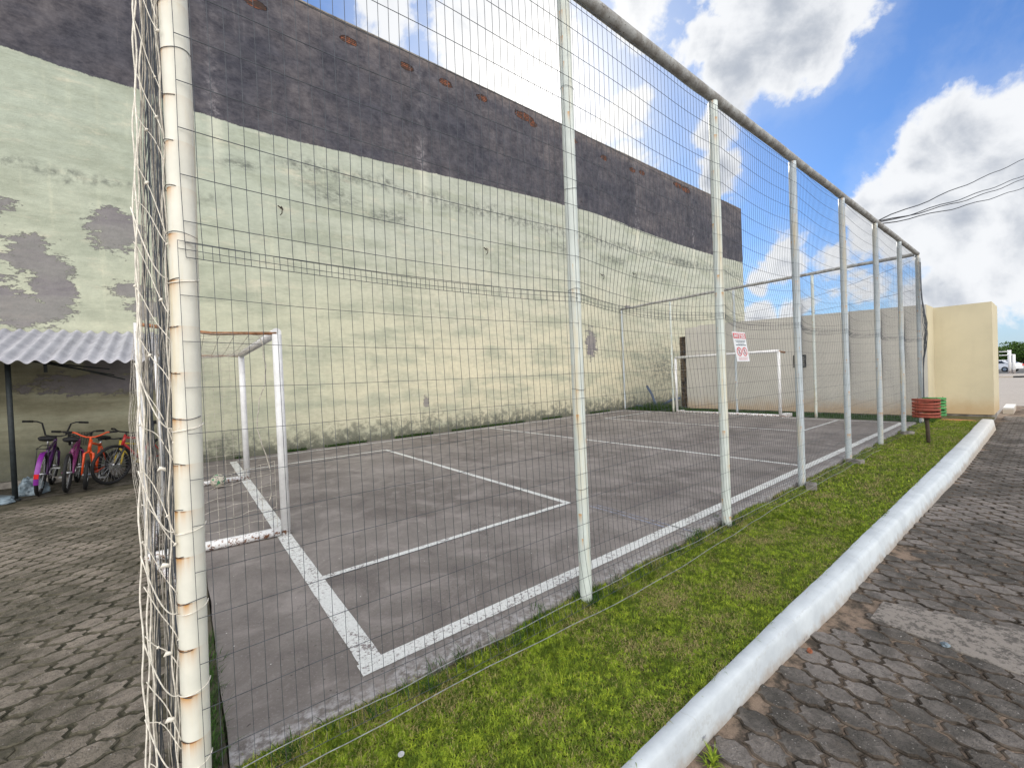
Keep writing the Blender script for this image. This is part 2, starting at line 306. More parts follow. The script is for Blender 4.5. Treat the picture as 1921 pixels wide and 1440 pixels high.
def kerb_fn(t):
    P = t.pos(); x, y, z = t.sep(P); b = t.noise(P, 3.5, 6, .65); f = t.noise(P, 60, 4, .7)
    col = t.mix(t.ss(b, .3, .75), (.52, .56, .585), (.40, .435, .465))
    low = t.ss(t.m('ADD', z, t.m('MULTIPLY', t.m('SUBTRACT', t.noise(P, 9, 6, .7), .5), .16)), -.155, -.075, 1, 0)
    col = t.mix(t.m('MULTIPLY', low, .75), col, (.27, .22, .17))
    sc = t.ss(t.noise(t.comb(t.m('MULTIPLY', x, 2.), y, t.m('MULTIPLY', z, 5)), 5, 5, .6), .68, .74)
    col = t.mix(t.m('MULTIPLY', sc, .5), col, (.38, .38, .42))
    cr = t.vor(t.v('ADD', P, t.scale(t.noise(P, 5, 4, .6, 0, 1), (.2, .2, .2))), .9, 'DISTANCE_TO_EDGE')
    col = t.mix(t.m('MULTIPLY', t.ss(cr, .001, .003, .4, 0), t.ss(b, .45, .55)), col, (.35, .35, .33))
    ln = t.m('ABSOLUTE', t.m('ADD', t.m('ADD', y, 1.045), t.m('MULTIPLY', t.m('SUBTRACT', t.noise(P, 2.5, 6, .75), .5), .07)))
    col = t.mix(t.m('MULTIPLY', t.ss(ln, .001, .006, .45, 0), t.ss(f, .42, .6)), col, (.36, .37, .37))
    col = t.mix(t.ss(f, .6, .75, 0, .25), col, (.40, .41, .41))
    sc2 = t.m('MULTIPLY', t.ss(t.noise(t.scale(P, (5, 16, 9)), 1, 5, .7), .66, .72), t.ss(z, -.01, -.04, 0, .8))
    col = t.mix(sc2, col, (.14, .14, .17))
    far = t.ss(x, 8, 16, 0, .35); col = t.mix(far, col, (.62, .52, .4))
    return col, t.m('ADD', t.m('MULTIPLY', t.noise(P, 14, 5, .7), .5), t.m('MULTIPLY', f, .35)), .003
M['kerb'] = mat('whitewashed_kerb', kerb_fn, .85, .25)

def post_fn(rust, basec, ring):
    def fn(t):
        O = t.obj(); P = t.pos(); x, y, z = t.sep(P); ox = t.sep(O)
        n = t.noise(P, 5, 5, .6); f = t.noise(P, 45, 5, .7)
        col = t.mix(t.ss(n, .3, .75), basec, tuple(v*.85 for v in basec))
        st = t.noise(t.comb(t.m('MULTIPLY', x, 14), t.m('MULTIPLY', y, 14), t.m('MULTIPLY', z, 1.1)), 1, 5, .6)
        col = t.mix(t.ss(st, .48, .72, 0, .5), col, (.60, .46, .22))
        # rust weeping down from every wire tie
        ph = t.m('FRACT', t.m('DIVIDE', t.m('SUBTRACT', z, ring), .1717))
        ang = t.noise(t.comb(t.m('MULTIPLY', x, 22), t.m('MULTIPLY', y, 22), t.m('MULTIPLY', t.m('FLOOR', t.m('DIVIDE', t.m('SUBTRACT', z, ring), .1717)), 3.7)), 1, 4, .7)
        run = t.m('MULTIPLY', t.m('POWER', ph, t.m('ADD', 2.5, t.m('MULTIPLY', n, 5))), t.ss(ang, .56-rust*.30, .62))
        if rust > .5: run = t.m('MULTIPLY', run, t.ss(x, -.055, -.005, 1.25, .15))
        col = t.mix(t.m('MULTIPLY', run, .95), col, (.50, .24, .05))
        sp = t.ss(t.m('ADD', t.noise(P, 11, 6, .75), t.m('MULTIPLY', f, .25)), .86-rust*.03, .90-rust*.03)
        col = t.mix(sp, col, (.13, .045, .02))
        if rust > .5:
            side = t.ss(x, -.055, -.02, 1, 0)
            col = t.mix(t.m('MULTIPLY', t.m('MULTIPLY', t.ss(ph, .955, .985), side), t.ss(ang, .35, .5)), col, (.17, .07, .025))
        return col, t.m('ADD', t.m('MULTIPLY', n, .5), t.m('MULTIPLY', f, .3)), .004
    return fn
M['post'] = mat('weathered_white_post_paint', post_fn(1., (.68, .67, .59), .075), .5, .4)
M['post_mid'] = mat('aged_backlit_post_paint', post_fn(.02, (.56, .61, .58), .075), .5, .4)  # mid posts: backlit shade worked into the aged paint tone
M['post_far'] = mat('backlit_post_paint', post_fn(.0, (.43, .48, .51), .075), .5, .4)  # far posts: darker grey tone stands in for backlighting
def rail_fn(t):
    P = t.pos(); n = t.noise(P, 9, 6, .72); f = t.noise(P, 50, 4, .7)
    col = t.mix(t.ss(n, .34, .62), (.38, .39, .385), (.22, .21, .195)); col = t.mix(t.ss(f, .58, .7), col, (.07, .055, .045))
    return col, f, .003
M['rail'] = mat('lichened_rail_paint', rail_fn, .8, .2)
M['wire'] = simple('grey_fence_wire', (.06, .068, .08), .5, .3, .3, 20)
M['wire_pale'] = simple('galvanised_fence_wire', (.24, .25, .25), .5, .3, .3, 20)
M['string'] = simple('white_net_cord', (.70, .66, .58), .9, 0, .2, 40, .1)
M['string_dim'] = simple('dirty_net_cord', (.42, .39, .34), .9, 0, .3, 40, .1)
def goal_fn(t):
    P = t.pos(); n = t.noise(P, 7, 6, .7); f = t.noise(P, 30, 5, .75)
    col = t.mix(t.ss(n, .3, .7), (.70, .70, .70), (.56, .56, .56)); z = t.sep(P)[2]
    k = t.ss(t.m('ADD', f, t.ss(z, .04, .14, .16, 0)), .66, .70)
    return t.mix(k, col, (.16, .07, .035)), f, .004
M['goal'] = mat('chipped_goal_paint', goal_fn, .5, .4)
M['rustbar'] = simple('brown_rusted_bar', (.24, .12, .06), .85, 0, .4, 20)
M['dark_steel'] = simple('dark_green_black_steel', (.022, .028, .03), .6, .1, .3, 12)
def asb_fn(t):
    P = t.pos(); n = t.noise(P, 4, 6, .7); s = t.noise(t.scale(P, (12, .8, 1)), 1, 5, .7)
    col = t.mix(t.ss(n, .3, .7), (.30, .30, .33), (.42, .42, .45)); return t.mix(t.ss(s, .5, .75, 0, .5), col, (.20, .20, .21)), n, .006
M['asbestos'] = mat('fibre_cement_sheet', asb_fn, .9, .15)
def cream_fn(shade):
    def fn(t):
        P = t.pos(); x, y, z = t.sep(P); n = t.noise(P, .8, 6, .65); v_ = t.noise(t.scale(P, (3, 3, .25)), 1.3, 5, .6); f = t.noise(P, 70, 4, .7)
        col = t.mix(t.ss(n, .3, .7), shade, tuple(q*.88 for q in shade)); col = t.mix(t.ss(v_, .5, .8, 0, .3), col, tuple(q*.72 for q in shade))
        zz = t.m('ADD', z, t.m('MULTIPLY', t.m('SUBTRACT', t.noise(P, 2, 6, .7), .5), .7))
        col = t.mix(t.ss(zz, .0, .60, .6, 0), col, (.42, .27, .13))
        return col, t.m('ADD', n, t.m('MULTIPLY', f, .2)), .008
    return fn
M['cream'] = mat('cream_render', cream_fn((.56, .505, .36)), .9, .15)
M['cream_grey'] = mat('greyed_cream_render', cream_fn((.53, .51, .465)), .9, .15)
M['cement'] = simple('bare_cement', (.20, .185, .165), .95, 0, .35, 6, .1)
M['rubble'] = mat('exposed_rubble_brick', lambda t: (t.mix(t.ss(t.noise(t.pos(), 6, 7, .75), .38, .62), (.015, .013, .011), (.13, .095, .065)), t.noise(t.pos(), 7, 7, .75), .05), .95, .1)
M['black'] = simple('black_rubber', (.012, .012, .013), .7, 0, .3, 30, .3)
M['black_gloss'] = simple('black_paint', (.015, .015, .017), .35, .1, .2, 30)
M['chrome'] = simple('dull_chrome', (.45, .46, .48), .35, .85, .2, 20)
for nm, c in dict(purple=(.06, .012, .09), violet=(.18, .02, .23), pink=(.20, .03, .13), orange=(.60, .065, .01), red=(.35, .02, .02), yellow=(.55, .40, .04)).items():
    M[nm] = simple(nm+'_bicycle_paint', c, .35, 0, .12, 10, .5)  # purples toned down to deepen the shelter's shade
M['blue_pipe'] = simple('faded_blue_plastic', (.06, .085, .14), .6, 0, .25, 12)
M['bag'] = simple('grey_blue_plastic_sheet', (.13, .17, .20), .45, 0, .5, 9, .5)
M['bin_red'] = simple('faded_red_slat_paint', (.22, .05, .03), .7, 0, .25, 18)
M['bin_green'] = simple('green_slat_paint', (.05, .22, .06), .7, 0, .25, 18)
M['wood'] = simple('weathered_brown_post', (.06, .045, .032), .85, 0, .35, 14)
M['sign_white'] = simple('sign_white_sheet', (.66, .68, .70), .4, 0, .05, 6)
M['sign_red'] = simple('sign_red_ink', (.55, .02, .025), .4, 0, .1, 10)
M['sign_ink'] = simple('sign_dark_ink', (.03, .06, .09), .5, 0, .1, 10)
M['sign_pink'] = simple('sign_pale_red_ink', (.55, .22, .24), .5, 0, .1, 10)
M['glass'] = simple('car_glass', (.02, .025, .03), .1, 0, .05, 5, .6)
M['car_white'] = simple('car_white_paint', (.75, .76, .78), .25, 0, .03, 5, .5)
M['red_lamp'] = simple('red_lamp_plastic', (.5, .01, .01), .2, 0, .05, 5, .6)
M['iron'] = simple('rusty_iron', (.03, .02, .016), .85, 0, .4, 20)
M['nut'] = simple('brown_nut_husk', (.22, .07, .03), .6, 0, .3, 60)
M['ball'] = simple('scuffed_ball_leather', (.40, .37, .30), .6, 0, .2, 20)
M['ball_dark'] = simple('ball_dark_panel', (.03, .04, .06), .6, 0, .2, 20)
M['ball_green'] = simple('ball_green_panel', (.06, .20, .10), .6, 0, .2, 20)
M['cable'] = simple('black_cable', (.01, .01, .012), .6, 0, .1, 5)
M['bark'] = simple('bark', (.09, .07, .05), .9, 0, .4, 12, .1)

def leaf(name, c1, c2, c3, dry=None, thr=.62):
    def fn(t):
        ri = t.n('ShaderNodeNewGeometry').outputs['Random Per Island']; P = t.pos()
        n = t.noise(P, 2.2, 4, .6); n2 = t.noise(P, 17, 4, .7); col = t.mix(ri, c1, c2); col = t.mix(t.ss(n, .35, .68, 0, .5), col, c3)
        col = t.mix(t.ss(n2, .42, .62, .75, 0), col, tuple(q*.45 for q in c1))
        if dry:
            d = t.m('ADD', t.m('MULTIPLY', t.noise(t.v('ADD', P, (7, 3, 1)), 3.2, 5, .65), .75), t.m('MULTIPLY', ri, .28))
            col = t.mix(t.ss(d, thr-.04, thr+.05), col, dry)
        return col
    m = mat(name, fn, .6, .25); p = [n for n in m.node_tree.nodes if n.type == 'BSDF_PRINCIPLED'][0]
    tr = m.node_tree.nodes.new('ShaderNodeBsdfTranslucent'); ms = m.node_tree.nodes.new('ShaderNodeMixShader'); ms.inputs[0].default_value = .3
    L = m.node_tree.links; o = [n for n in m.node_tree.nodes if n.type == 'OUTPUT_MATERIAL'][0]
    L.new(p.inputs['Base Color'].links[0].from_socket, tr.inputs[0]); L.new(p.outputs[0], ms.inputs[1]); L.new(tr.outputs[0], ms.inputs[2]); L.new(ms.outputs[0], o.inputs[0])
    return m
M['grass'] = leaf('lawn_grass_blades', (.10, .19, .015), (.50, .58, .05), (.32, .43, .035), (.36, .30, .13), .61)
M['grass_dark'] = leaf('rank_grass_blades', (.03, .085, .012), (.08, .17, .025), (.05, .11, .018))
M['leaf'] = leaf('tree_leaves', (.04, .09, .015), (.10, .19, .03), (.07, .13, .02))


# ------------------------------------------------------------------ mesh helpers
class MB:
    def __init__(s): s.v = []; s.f = []; s.mi = []; s.sm = []
    def add(s, vs, fs, mi=0, smooth=False):
        o = len(s.v); s.v += [tuple(v) for v in vs]
        for f in fs: s.f.append([i+o for i in f]); s.mi.append(mi); s.sm.append(smooth)
        return s
    def box(s, a, b, mi=0, mtx=None):
        (x0, y0, z0), (x1, y1, z1) = a, b
        vs = [Vector(p) for p in ((x0, y0, z0), (x1, y0, z0), (x1, y1, z0), (x0, y1, z0), (x0, y0, z1), (x1, y0, z1), (x1, y1, z1), (x0, y1, z1))]
        if mtx: vs = [mtx @ v for v in vs]
        return s.add(vs, [(0, 3, 2, 1), (4, 5, 6, 7), (0, 1, 5, 4), (1, 2, 6, 5), (2, 3, 7, 6), (3, 0, 4, 7)], mi)
    def tube(s, pts, r, n=8, mi=0, cap=True, smooth=True, closed=False):
        pts = [Vector(p) for p in pts]; rr = r if isinstance(r, (list, tuple)) else [r]*len(pts)
        k = len(pts); vs = []; ref = None
        for i, p in enumerate(pts):
            if closed: d = pts[(i+1) % k]-pts[i-1]
            else: d = pts[min(i+1, k-1)]-pts[max(i-1, 0)]
            if d.length < 1e-9: d = Vector((0, 0, 1))
            d.normalize()
            if ref is None or abs(ref.dot(d)) > .95: ref = Vector((0, 0, 1)) if abs(d.z) < .9 else Vector((1, 0, 0))
            a = (ref-d*ref.dot(d)).normalized(); b = d.cross(a); ref = a
            for j in range(n):
                t = 2*math.pi*j/n; vs.append(p+(a*math.cos(t)+b*math.sin(t))*rr[i])
        fs = []
        for i in range(k if closed else k-1):
            i2 = (i+1) % k
            for j in range(n): fs.append((i*n+j, i*n+(j+1) % n, i2*n+(j+1) % n, i2*n+j))
        s.add(vs, fs, mi, smooth)
        if cap and not closed:
            o = len(s.v)-len(vs); s.f.append([o+j for j in range(n)][::-1]); s.f.append([o+(k-1)*n+j for j in range(n)]); s.mi += [mi, mi]; s.sm += [False, False]
        return s
    def ring(s, c, r, rt_, axis='y', n=24, m=8, mi=0, mtx=None):
        pts = []
        for i in range(n):
            t = 2*math.pi*i/n
            p = Vector((math.cos(t)*r, 0, math.sin(t)*r)) if axis == 'y' else Vector((math.cos(t)*r, math.sin(t)*r, 0)) if axis == 'z' else Vector((0, math.cos(t)*r, math.sin(t)*r))
            p += Vector(c); pts.append(mtx @ p if mtx else p)
        return s.tube(pts, rt_, m, mi, closed=True)
    def build(s, name, mats, parent=None):
        me = bpy.data.meshes.new(name); me.from_pydata(s.v, [], s.f); me.update()
        if not isinstance(mats, (list, tuple)): mats = [mats]
        for m in mats: me.materials.append(m)
        me.polygons.foreach_set('material_index', s.mi); me.polygons.foreach_set('use_smooth', s.sm)
        o = bpy.data.objects.new(name, me); COL.objects.link(o)
        if parent: o.parent = parent
        return o

def tag(o, label=None, cat=None, group=None, kind=None):
    for k, v in (('label', label), ('category', cat), ('group', group), ('kind', kind)):
        if v: o[k] = v
    return o
def empty(name, loc=(0, 0, 0), rz=0, **k):
    o = bpy.data.objects.new(name, None); o.empty_display_size = .2; COL.objects.link(o); o.location = loc; o.rotation_euler = (0, 0, rz); return tag(o, **k)
def npmesh(name, V, F, mats, parent=None, smooth=False):
    """V (n,3) array, F (m,k) array of equal-size faces"""
    me = bpy.data.meshes.new(name); V = np.asarray(V, np.float32); F = np.asarray(F, np.int32)
    me.vertices.add(len(V)); me.vertices.foreach_set('co', V.ravel())
    k = F.shape[1]; me.loops.add(F.size); me.loops.foreach_set('vertex_index', F.ravel())
    me.polygons.add(len(F)); me.polygons.foreach_set('loop_start', np.arange(len(F), dtype=np.int32)*k)
    me.polygons.foreach_set('use_smooth', np.full(len(F), smooth)); me.update(); me.validate()
    me.materials.append(mats); o = bpy.data.objects.new(name, me); COL.objects.link(o)
    if parent: o.parent = parent
    return o
def nz(*a): return mnoise.noise(Vector(a))
def sstep(x, a, b):
    t = min(1, max(0, (x-a)/(b-a))); return t*t*(3-2*t)

# street surface level falls gently along the kerb
def street_z(x): return -.115-.0065*max(0, min(x, 20))

# ------------------------------------------------------------------ ground, street, yard
mb = MB(); mb.add([(-300, -300, -.30), (600, -300, -.30), (600, 400, -.30), (-300, 400, -.30)], [(0, 1, 2, 3)])
tag(mb.build('ground', M['ground']), kind='structure')
mb = MB(); xs = [-6, 0, 4, 8, 12, 16, 20, 24]
for a, b in zip(xs[:-1], xs[1:]):
    za, zb = street_z(a)-.009, street_z(b)-.009
    mb.add([(a, -5, za), (b, -5, zb), (b, -1.0, zb), (a, -1.0, za)], [(0, 1, 2, 3)])
tag(mb.build('street_bed', M['sand']), kind='structure')
mb = MB(); mb.add([(-12, -.6, -.008), (.055, -.6, -.008), (.055, 9.15, -.008), (-12, 9.15, -.008)], [(0, 1, 2, 3)])
tag(mb.build('yard_bed', M['sand_dark']), kind='structure')

def paver_field(name, x0, x1, y0, y1, zf, m, keep, joint=.007, swap=False):
    PX, PY, b = .122, .182, .015
    outl = []
    def side(sgn):   # long wavy side, from -y to +y
        return [(sgn*(PX/2)-(b), -PY/2), (sgn*(PX/2)-b*.6, -PY*.34), (sgn*(PX/2)+b*.8, -PY*.22), (sgn*(PX/2)+b, 0), (sgn*(PX/2)+b*.8, PY*.22), (sgn*(PX/2)-b*.6, PY*.34)]
    # right boundary bulges out, left boundary mirrors so that staggered rows interlock
    right = [(PX/2-b, -PY/2), (PX/2-b, -PY*.36), (PX/2+b, -PY*.17), (PX/2+b, PY*.17), (PX/2-b, PY*.36), (PX/2-b, PY/2)]
    left = [(-x, y) for x, y in right][::-1]
    jog = .010
    topj = [(.018, PY/2+jog), (-.018, PY/2-jog)]; botj = [(-.018, -PY/2-jog), (.018, -PY/2+jog)]
    base = right+topj+left+botj
    V = []; F = []; T3 = []
    nrow = int((x1-x0)/PX)+1; ncol = int((y1-y0)/PY)+2
    for i in range(nrow):
        for j in range(-1, ncol):
            cx = x0+i*PX; cy = y0+(j+(.5 if i % 2 else 0))*PY
            if not keep(*((cy, cx) if swap else (cx, cy))): continue
            cx += random.gauss(0, .0025); cy += random.gauss(0, .0025); dz_ = random.uniform(-.0025, .0025); tx, ty = random.uniform(-.03, .03), random.uniform(-.03, .03); a = random.uniform(-.02, .02)
            o = len(V); n = len(base)
            for k, (ins, zz) in enumerate(((joint*.5, -.028), (joint*.5+.001, -.0045), (joint*.5+.010, 0.))):
                for (px, py) in base:
                    l = math.hypot(px, py); s_ = (l-ins*1.15)/l
                    qx, qy = px*s_, py*s_; qx += nz(px*30+cx*9, py*30+cy*9, k)*.0022; qy += nz(py*30+cx*7, px*30+cy*5, k+9)*.0022
                    gx, gy = qx*math.cos(a)-qy*math.sin(a), qx*math.sin(a)+qy*math.cos(a)
                    V.append((cx+gx, cy+gy, zf(cy if swap else cx)+zz+dz_+(gx*tx+gy*ty if k else 0)))
            for k in (0, 1):
                for q in range(n): F.append((o+k*n+q, o+k*n+(q+1) % n, o+(k+1)*n+(q+1) % n, o+(k+1)*n+q))
            T3.append([o+2*n+q for q in range(n)])
    if swap: V = [(b_, a_, c_) for a_, b_, c_ in V]; F = [f[::-1] for f in F]; T3 = [f[::-1] for f in T3]
    mb = MB(); mb.v = V; mb.f = [list(f) for f in F]+T3; mb.mi = [1]*len(F)+[0]*len(T3); mb.sm = [False]*len(mb.f)
    return mb.build(name, m)
def keep_street(x, y):
    if y > -1.105-.006*max(0, x-2): return False
    if y > -1.26+random.uniform(-.05, .05) and (nz(x*1.3, 5, 1) > .30 or x < 1.75): return False
    return not (3.54 < x < 3.86+.0*y and y < -1.32)
tag(paver_field('street_pavers', -1, 19.5, -3.6, -1.05, street_z, [M['paver'], M['joint']], keep_street), kind='structure')
tag(paver_field('yard_pavers', -.3, 8.0, -3.6, -.08, lambda x: 0., [M['paver_yard'], M['joint_moss']], lambda x, y: x < -.15+.02*math.sin(y*5) and y < 7.4+.25*x, swap=True), kind='structure')
# concrete slab let into the street
mb = MB(); z = street_z(3.7)
pts = [(3.49, -1.27), (3.80, -1.275), (3.98, -1.90), (3.99, -3.4), (3.36, -3.4), (3.41, -1.9)]
n = len(pts); vs = [(a, b, z+.004) for a, b in pts]+[(a, b, z-.04) for a, b in pts]
mb.add(vs, [list(range(n))[::-1]]+[(i, (i+1) % n, n+(i+1) % n, n+i) for i in range(n)])
M['slab'] = mat('street_slab_concrete', lambda t: (t.mix(t.ss(t.noise(t.pos(), 26, 5, .7), .47, .60), (.235, .21, .185), (.10, .09, .08)), t.noise(t.pos(), 60, 4, .7), .006), .9, .2)
tag(mb.build('street_slab', M['slab']), kind='structure')
# cement threshold and dirt below the bicycle shelter, floor darkened to hold its shade
mb = MB(); mb.add([(-3.6, 7.35, .0), (-.35, 7.75, .0), (-.35, 9.14, .012), (-3.6, 9.14, .012)], [(0, 1, 2, 3)])
tag(mb.build('shelter_floor', mat('shaded_dirt_floor', sand_fn((.03, .032, .022), (.11, .10, .085)), .95, .1)), kind='structure')
mb = MB(); mb.box((-3.6, 8.93, .013), (-.3, 9.05, .12)); tag(mb.build('shelter_plinth', M['cement']), kind='structure')

# court slab with ragged outer edge
def court():
    V = []; F = []
    near = []
    x = .06
    while x < 14.55:
        near.append((x, .07+.035*nz(x*1.7, 0, 0)+.02*nz(x*6, 3, 0))); x += .12
    left = [(.06+.03*nz(0, y*2, 4), y) for y in np.arange(.3, 9.1, .3)]
    outline = near+[(14.55, .08), (14.55, 9.14), (.06, 9.14)]+left[::-1]
    n = len(outline); mb = MB()
    mb.add([(a, b, 0) for a, b in outline]+[(a, b, -.12) for a, b in outline], [list(range(n))]+[(i, n+i, n+(i+1) % n, (i+1) % n) for i in range(n)])
    return mb.build('court_floor', M['court'])
tag(court(), kind='structure')
mb = MB()
def stripe(x0, y0, x1, y1, w_, z_=.004, mi=0):
    d = Vector((x1-x0, y1-y0, 0)); L = d.length; d.normalize(); nrm = Vector((-d.y, d.x, 0)); k = max(2, int(L/.05)); vs = []
    for i in range(k+1):
        p = Vector((x0, y0, z_))+d*L*i/k; j1 = .003*nz(p.x*9, p.y*9, 2); j2 = .003*nz(p.x*9, p.y*9, 7)
        vs += [p+nrm*(w_/2+j1), p-nrm*(w_/2+j2)]
    mb.add(vs, [(2*i, 2*i+1, 2*i+3, 2*i+2) for i in range(k)], mi)
stripe(.66, .29, 14.2, .29, .11)                     # sideline by the fence
stripe(.735, .345, .735, 8.72, .125)                 # goal line
stripe(.8, 8.78, 14.2, 8.78, .07)                    # sideline by the wall
stripe(7.45, .345, 7.45, 8.74, .08)                  # halfway line
stripe(.80, 1.60, 3.62, 1.60, .075); stripe(.80, 7.42, 3.62, 7.42, .07); stripe(3.585, 1.64, 3.585, 7.385, .075)
stripe(11.35, 1.60, 14.1, 1.60, .07); stripe(11.35, 7.46, 14.1, 7.46, .07); stripe(11.39, 1.635, 11.39, 7.42, .07); stripe(14.16, .345, 14.16, 8.74, .07)
stripe(3.68, .36, 3.68, 1.5, .03, .004, 1); stripe(3.76, .1, 3.76, 1.3, .02, .004, 1)
o = mb.build('court_markings', [M['line'], M['line_blue']]); tag(o, kind='structure')

# lawn strip and verge soil
def lawn_z(x, y): return -.03+.016*sstep(-y, .55, .97)+.02*nz(x*1.2, y*3, 1)+.012*nz(x*5, y*6, 2)
mb = MB(); nx, ny = 300, 16
vs = [(-.4+15.9*i/nx, -.968+1.09*j/ny, lawn_z(-.4+15.9*i/nx, -.968+1.09*j/ny)-.012) for i in range(nx+1) for j in range(ny+1)]
mb.add(vs, [(i*(ny+1)+j, (i+1)*(ny+1)+j, (i+1)*(ny+1)+j+1, i*(ny+1)+j+1) for i in range(nx) for j in range(ny)], 0, True)
tag(mb.build('lawn_soil', M['soil']), kind='structure')
mb = MB(); mb.add([(14.55, -1.1, -.06), (17.2, -1.1, -.06), (17.2, 9.15, -.06), (14.55, 9.15, -.06)], [(0, 1, 2, 3)])
tag(mb.build('back_verge', M['soil']), kind='structure')
mb = MB(); k = 26
vs = [(15.75, -.62, -.02)]+[(15.7+.42*math.cos(2*math.pi*i/k)*(1+.15*nz(i, 1, 1)), -.5+.46*math.sin(2*math.pi*i/k)*(1+.15*nz(i, 2, 2)), -.045) for i in range(k)]
mb.add(vs, [(0, 1+i, 1+(i+1) % k) for i in range(k)], 0, True); tag(mb.build('clay_patch', M['orange_soil']), kind='structure')

def blades(name, pts, lens, wid, lean, m, seg=2, parent=None, kind='stuff'):
    """pts (n,3); makes a bent triangle-strip blade at each point"""
    n = len(pts); az = rng.uniform(0, 2*np.pi, n); ln = lens; fa = az+np.pi/2
    tilt = lean*rng.uniform(.3, 1.15, n)
    d = np.stack([np.cos(az)*np.sin(tilt), np.sin(az)*np.sin(tilt), np.cos(tilt)], 1)
    t2 = np.minimum(tilt*1.5+.2, 1.75); d2 = np.stack([np.cos(az)*np.sin(t2), np.sin(az)*np.sin(t2), np.cos(t2)], 1)
    s_ = np.stack([np.cos(fa), np.sin(fa), np.zeros(n)], 1)*wid[:, None]
    p0 = pts; p1 = pts+d*(ln*.55)[:, None]; p2 = p1+d2*(ln*.45)[:, None]
    V = np.stack([p0-s_, p0+s_, p1-s_*.8, p1+s_*.8, p2], 1).reshape(-1, 3); b = np.arange(n)[:, None]*5
    F = np.concatenate([b+np.array([[0, 1, 3]]), b+np.array([[0, 3, 2]]), b+np.array([[2, 3, 4]])], 0)
    return npmesh(name, V, F, m, parent)
def lawn_points(n, x0, x1, bias, y0=-.985, y1=.08):
    x = x0+(x1-x0)*rng.random(n)**bias; y = y0+(y1-y0)*rng.random(n)
    keep = np.array([(.10+.05*nz(a*1.5, 0, 3) > b) and not (b > .0 and nz(a*2.3, b*6, 8) > .12) for a, b in zip(x, y)])
    x, y = x[keep], y[keep]; z = np.array([lawn_z(a, b) for a, b in zip(x, y)])
    return np.stack([x, y, z], 1)
P1 = lawn_points(190000, .1, 5.2, 1.35); P2 = lawn_points(70000, 4.8, 15.6, 1.3)
l1 = rng.uniform(.014, .036, len(P1))*(1+.6*np.array([max(0, nz(p[0]*1.6, p[1]*3, 5)) for p in P1])+.9*np.exp(-((P1[:, 1]+.02)/.14)**2))
wd1 = rng.uniform(.0010, .0020, len(P1)); sm = rng.random(len(P1)) < .5
l1 = np.where(sm, l1*.62, l1); wd1 = np.where(sm, wd1*2.1, wd1)
blades('lawn_grass', P1, l1, wd1, 1.35, M['grass'])
bpy.data.objects['lawn_grass'].name = 'lawn_grass'; tag(bpy.data.objects['lawn_grass'], 'short patchy green lawn grass between the fence and the white kerb', 'grass', kind='stuff')
o = blades('far_lawn_grass', P2, rng.uniform(.02, .05, len(P2)), rng.uniform(.002, .005, len(P2)), 1.25, M['grass'])
tag(o, 'far stretch of lawn grass running past the slatted bin', 'grass', kind='stuff')
# darker rank tufts along the fence line
pts = []
for xx in list(np.arange(.15, 4.6, .055))+[2.13]*14+[4.24]*10+[3.7]*8:
    if random.random() < .55: continue
    cx = xx+random.gauss(0, .05); cy = random.gauss(-.01, .05)
    for k in range(random.randint(10, 26)): pts.append((cx+random.gauss(0, .018), cy+random.gauss(0, .018), -.03))
for k in range(900):
    pts.append((.0+random.gauss(0, .028), random.uniform(.1, 1.25), -.03))
for k in range(500):
    y = random.uniform(2.1, 3.3); pts.append((-.12+random.gauss(0, .04), y, -.03))
pts = np.array(pts); o = blades('verge_tufts', pts, rng.uniform(.05, .12, len(pts)), rng.uniform(.0015, .003, len(pts)), .8, M['grass_dark'])
tag(o, 'ragged dark grass tufts along the foot of the wire fence', 'grass', kind='stuff')
pts = []
for c_ in range(70):
    cx = .9+7*random.random()**1.6; cy = -.963+random.gauss(0, .006)
    for k in range(random.randint(3, 9)): pts.append((cx+random.gauss(0, .016), cy+random.gauss(0, .008), .006))
pts = np.array(pts); o = blades('kerb_edge_sprigs', pts, rng.uniform(.018, .05, len(pts)), rng.uniform(.001, .002, len(pts)), 1.5, M['grass'])
tag(o, 'thin grass sprigs creeping over the inner edge of the white kerb', 'grass', kind='stuff')
# grass behind the far end and along the wall foot
n = 26000; q = np.stack([rng.uniform(14.6, 16.05, n), rng.uniform(-.2, 9.1, n), np.full(n, -.06)], 1)
l = rng.uniform(.06, .14, n)*(1+3.2*np.exp(-((q[:, 1]-7.9)/.9)**2-((q[:, 0]-15.2)/.6)**2))
o = blades('rough_grass', q, l, rng.uniform(.003, .008, n), .7, M['grass_dark']); tag(o, 'rough grass behind the far goal in front of the long boundary wall', 'grass', kind='stuff')
n = 5000; xx = rng.uniform(.8, 14.5, n); q = np.stack([xx, 9.13-np.abs(rng.normal(0, .025, n)), np.zeros(n)], 1); q = q[np.array([nz(a*1.1, 0, 0) > -.05 for a in q[:, 0]])]
o = blades('wall_foot_weeds', q, rng.uniform(.04, .13, len(q)), rng.uniform(.003, .008, len(q)), .8, M['grass_dark']); tag(o, 'low weeds growing along the foot of the tall green wall', 'weeds', kind='stuff')
# loose weeds at the kerb foot
for i, (wx, wy, lab) in enumerate(((1.69, -1.105, 'small green weed growing where the kerb meets the pavers'),)):
    k = 46; q = np.array([(wx+random.gauss(0, .014), wy-abs(random.gauss(0, .012)), street_z(wx)-.01) for _ in range(k)])
    o = blades('weed', q, rng.uniform(.03, .09, k), rng.uniform(.002, .0045, k), .95, M['grass']); tag(o, lab, 'weed')

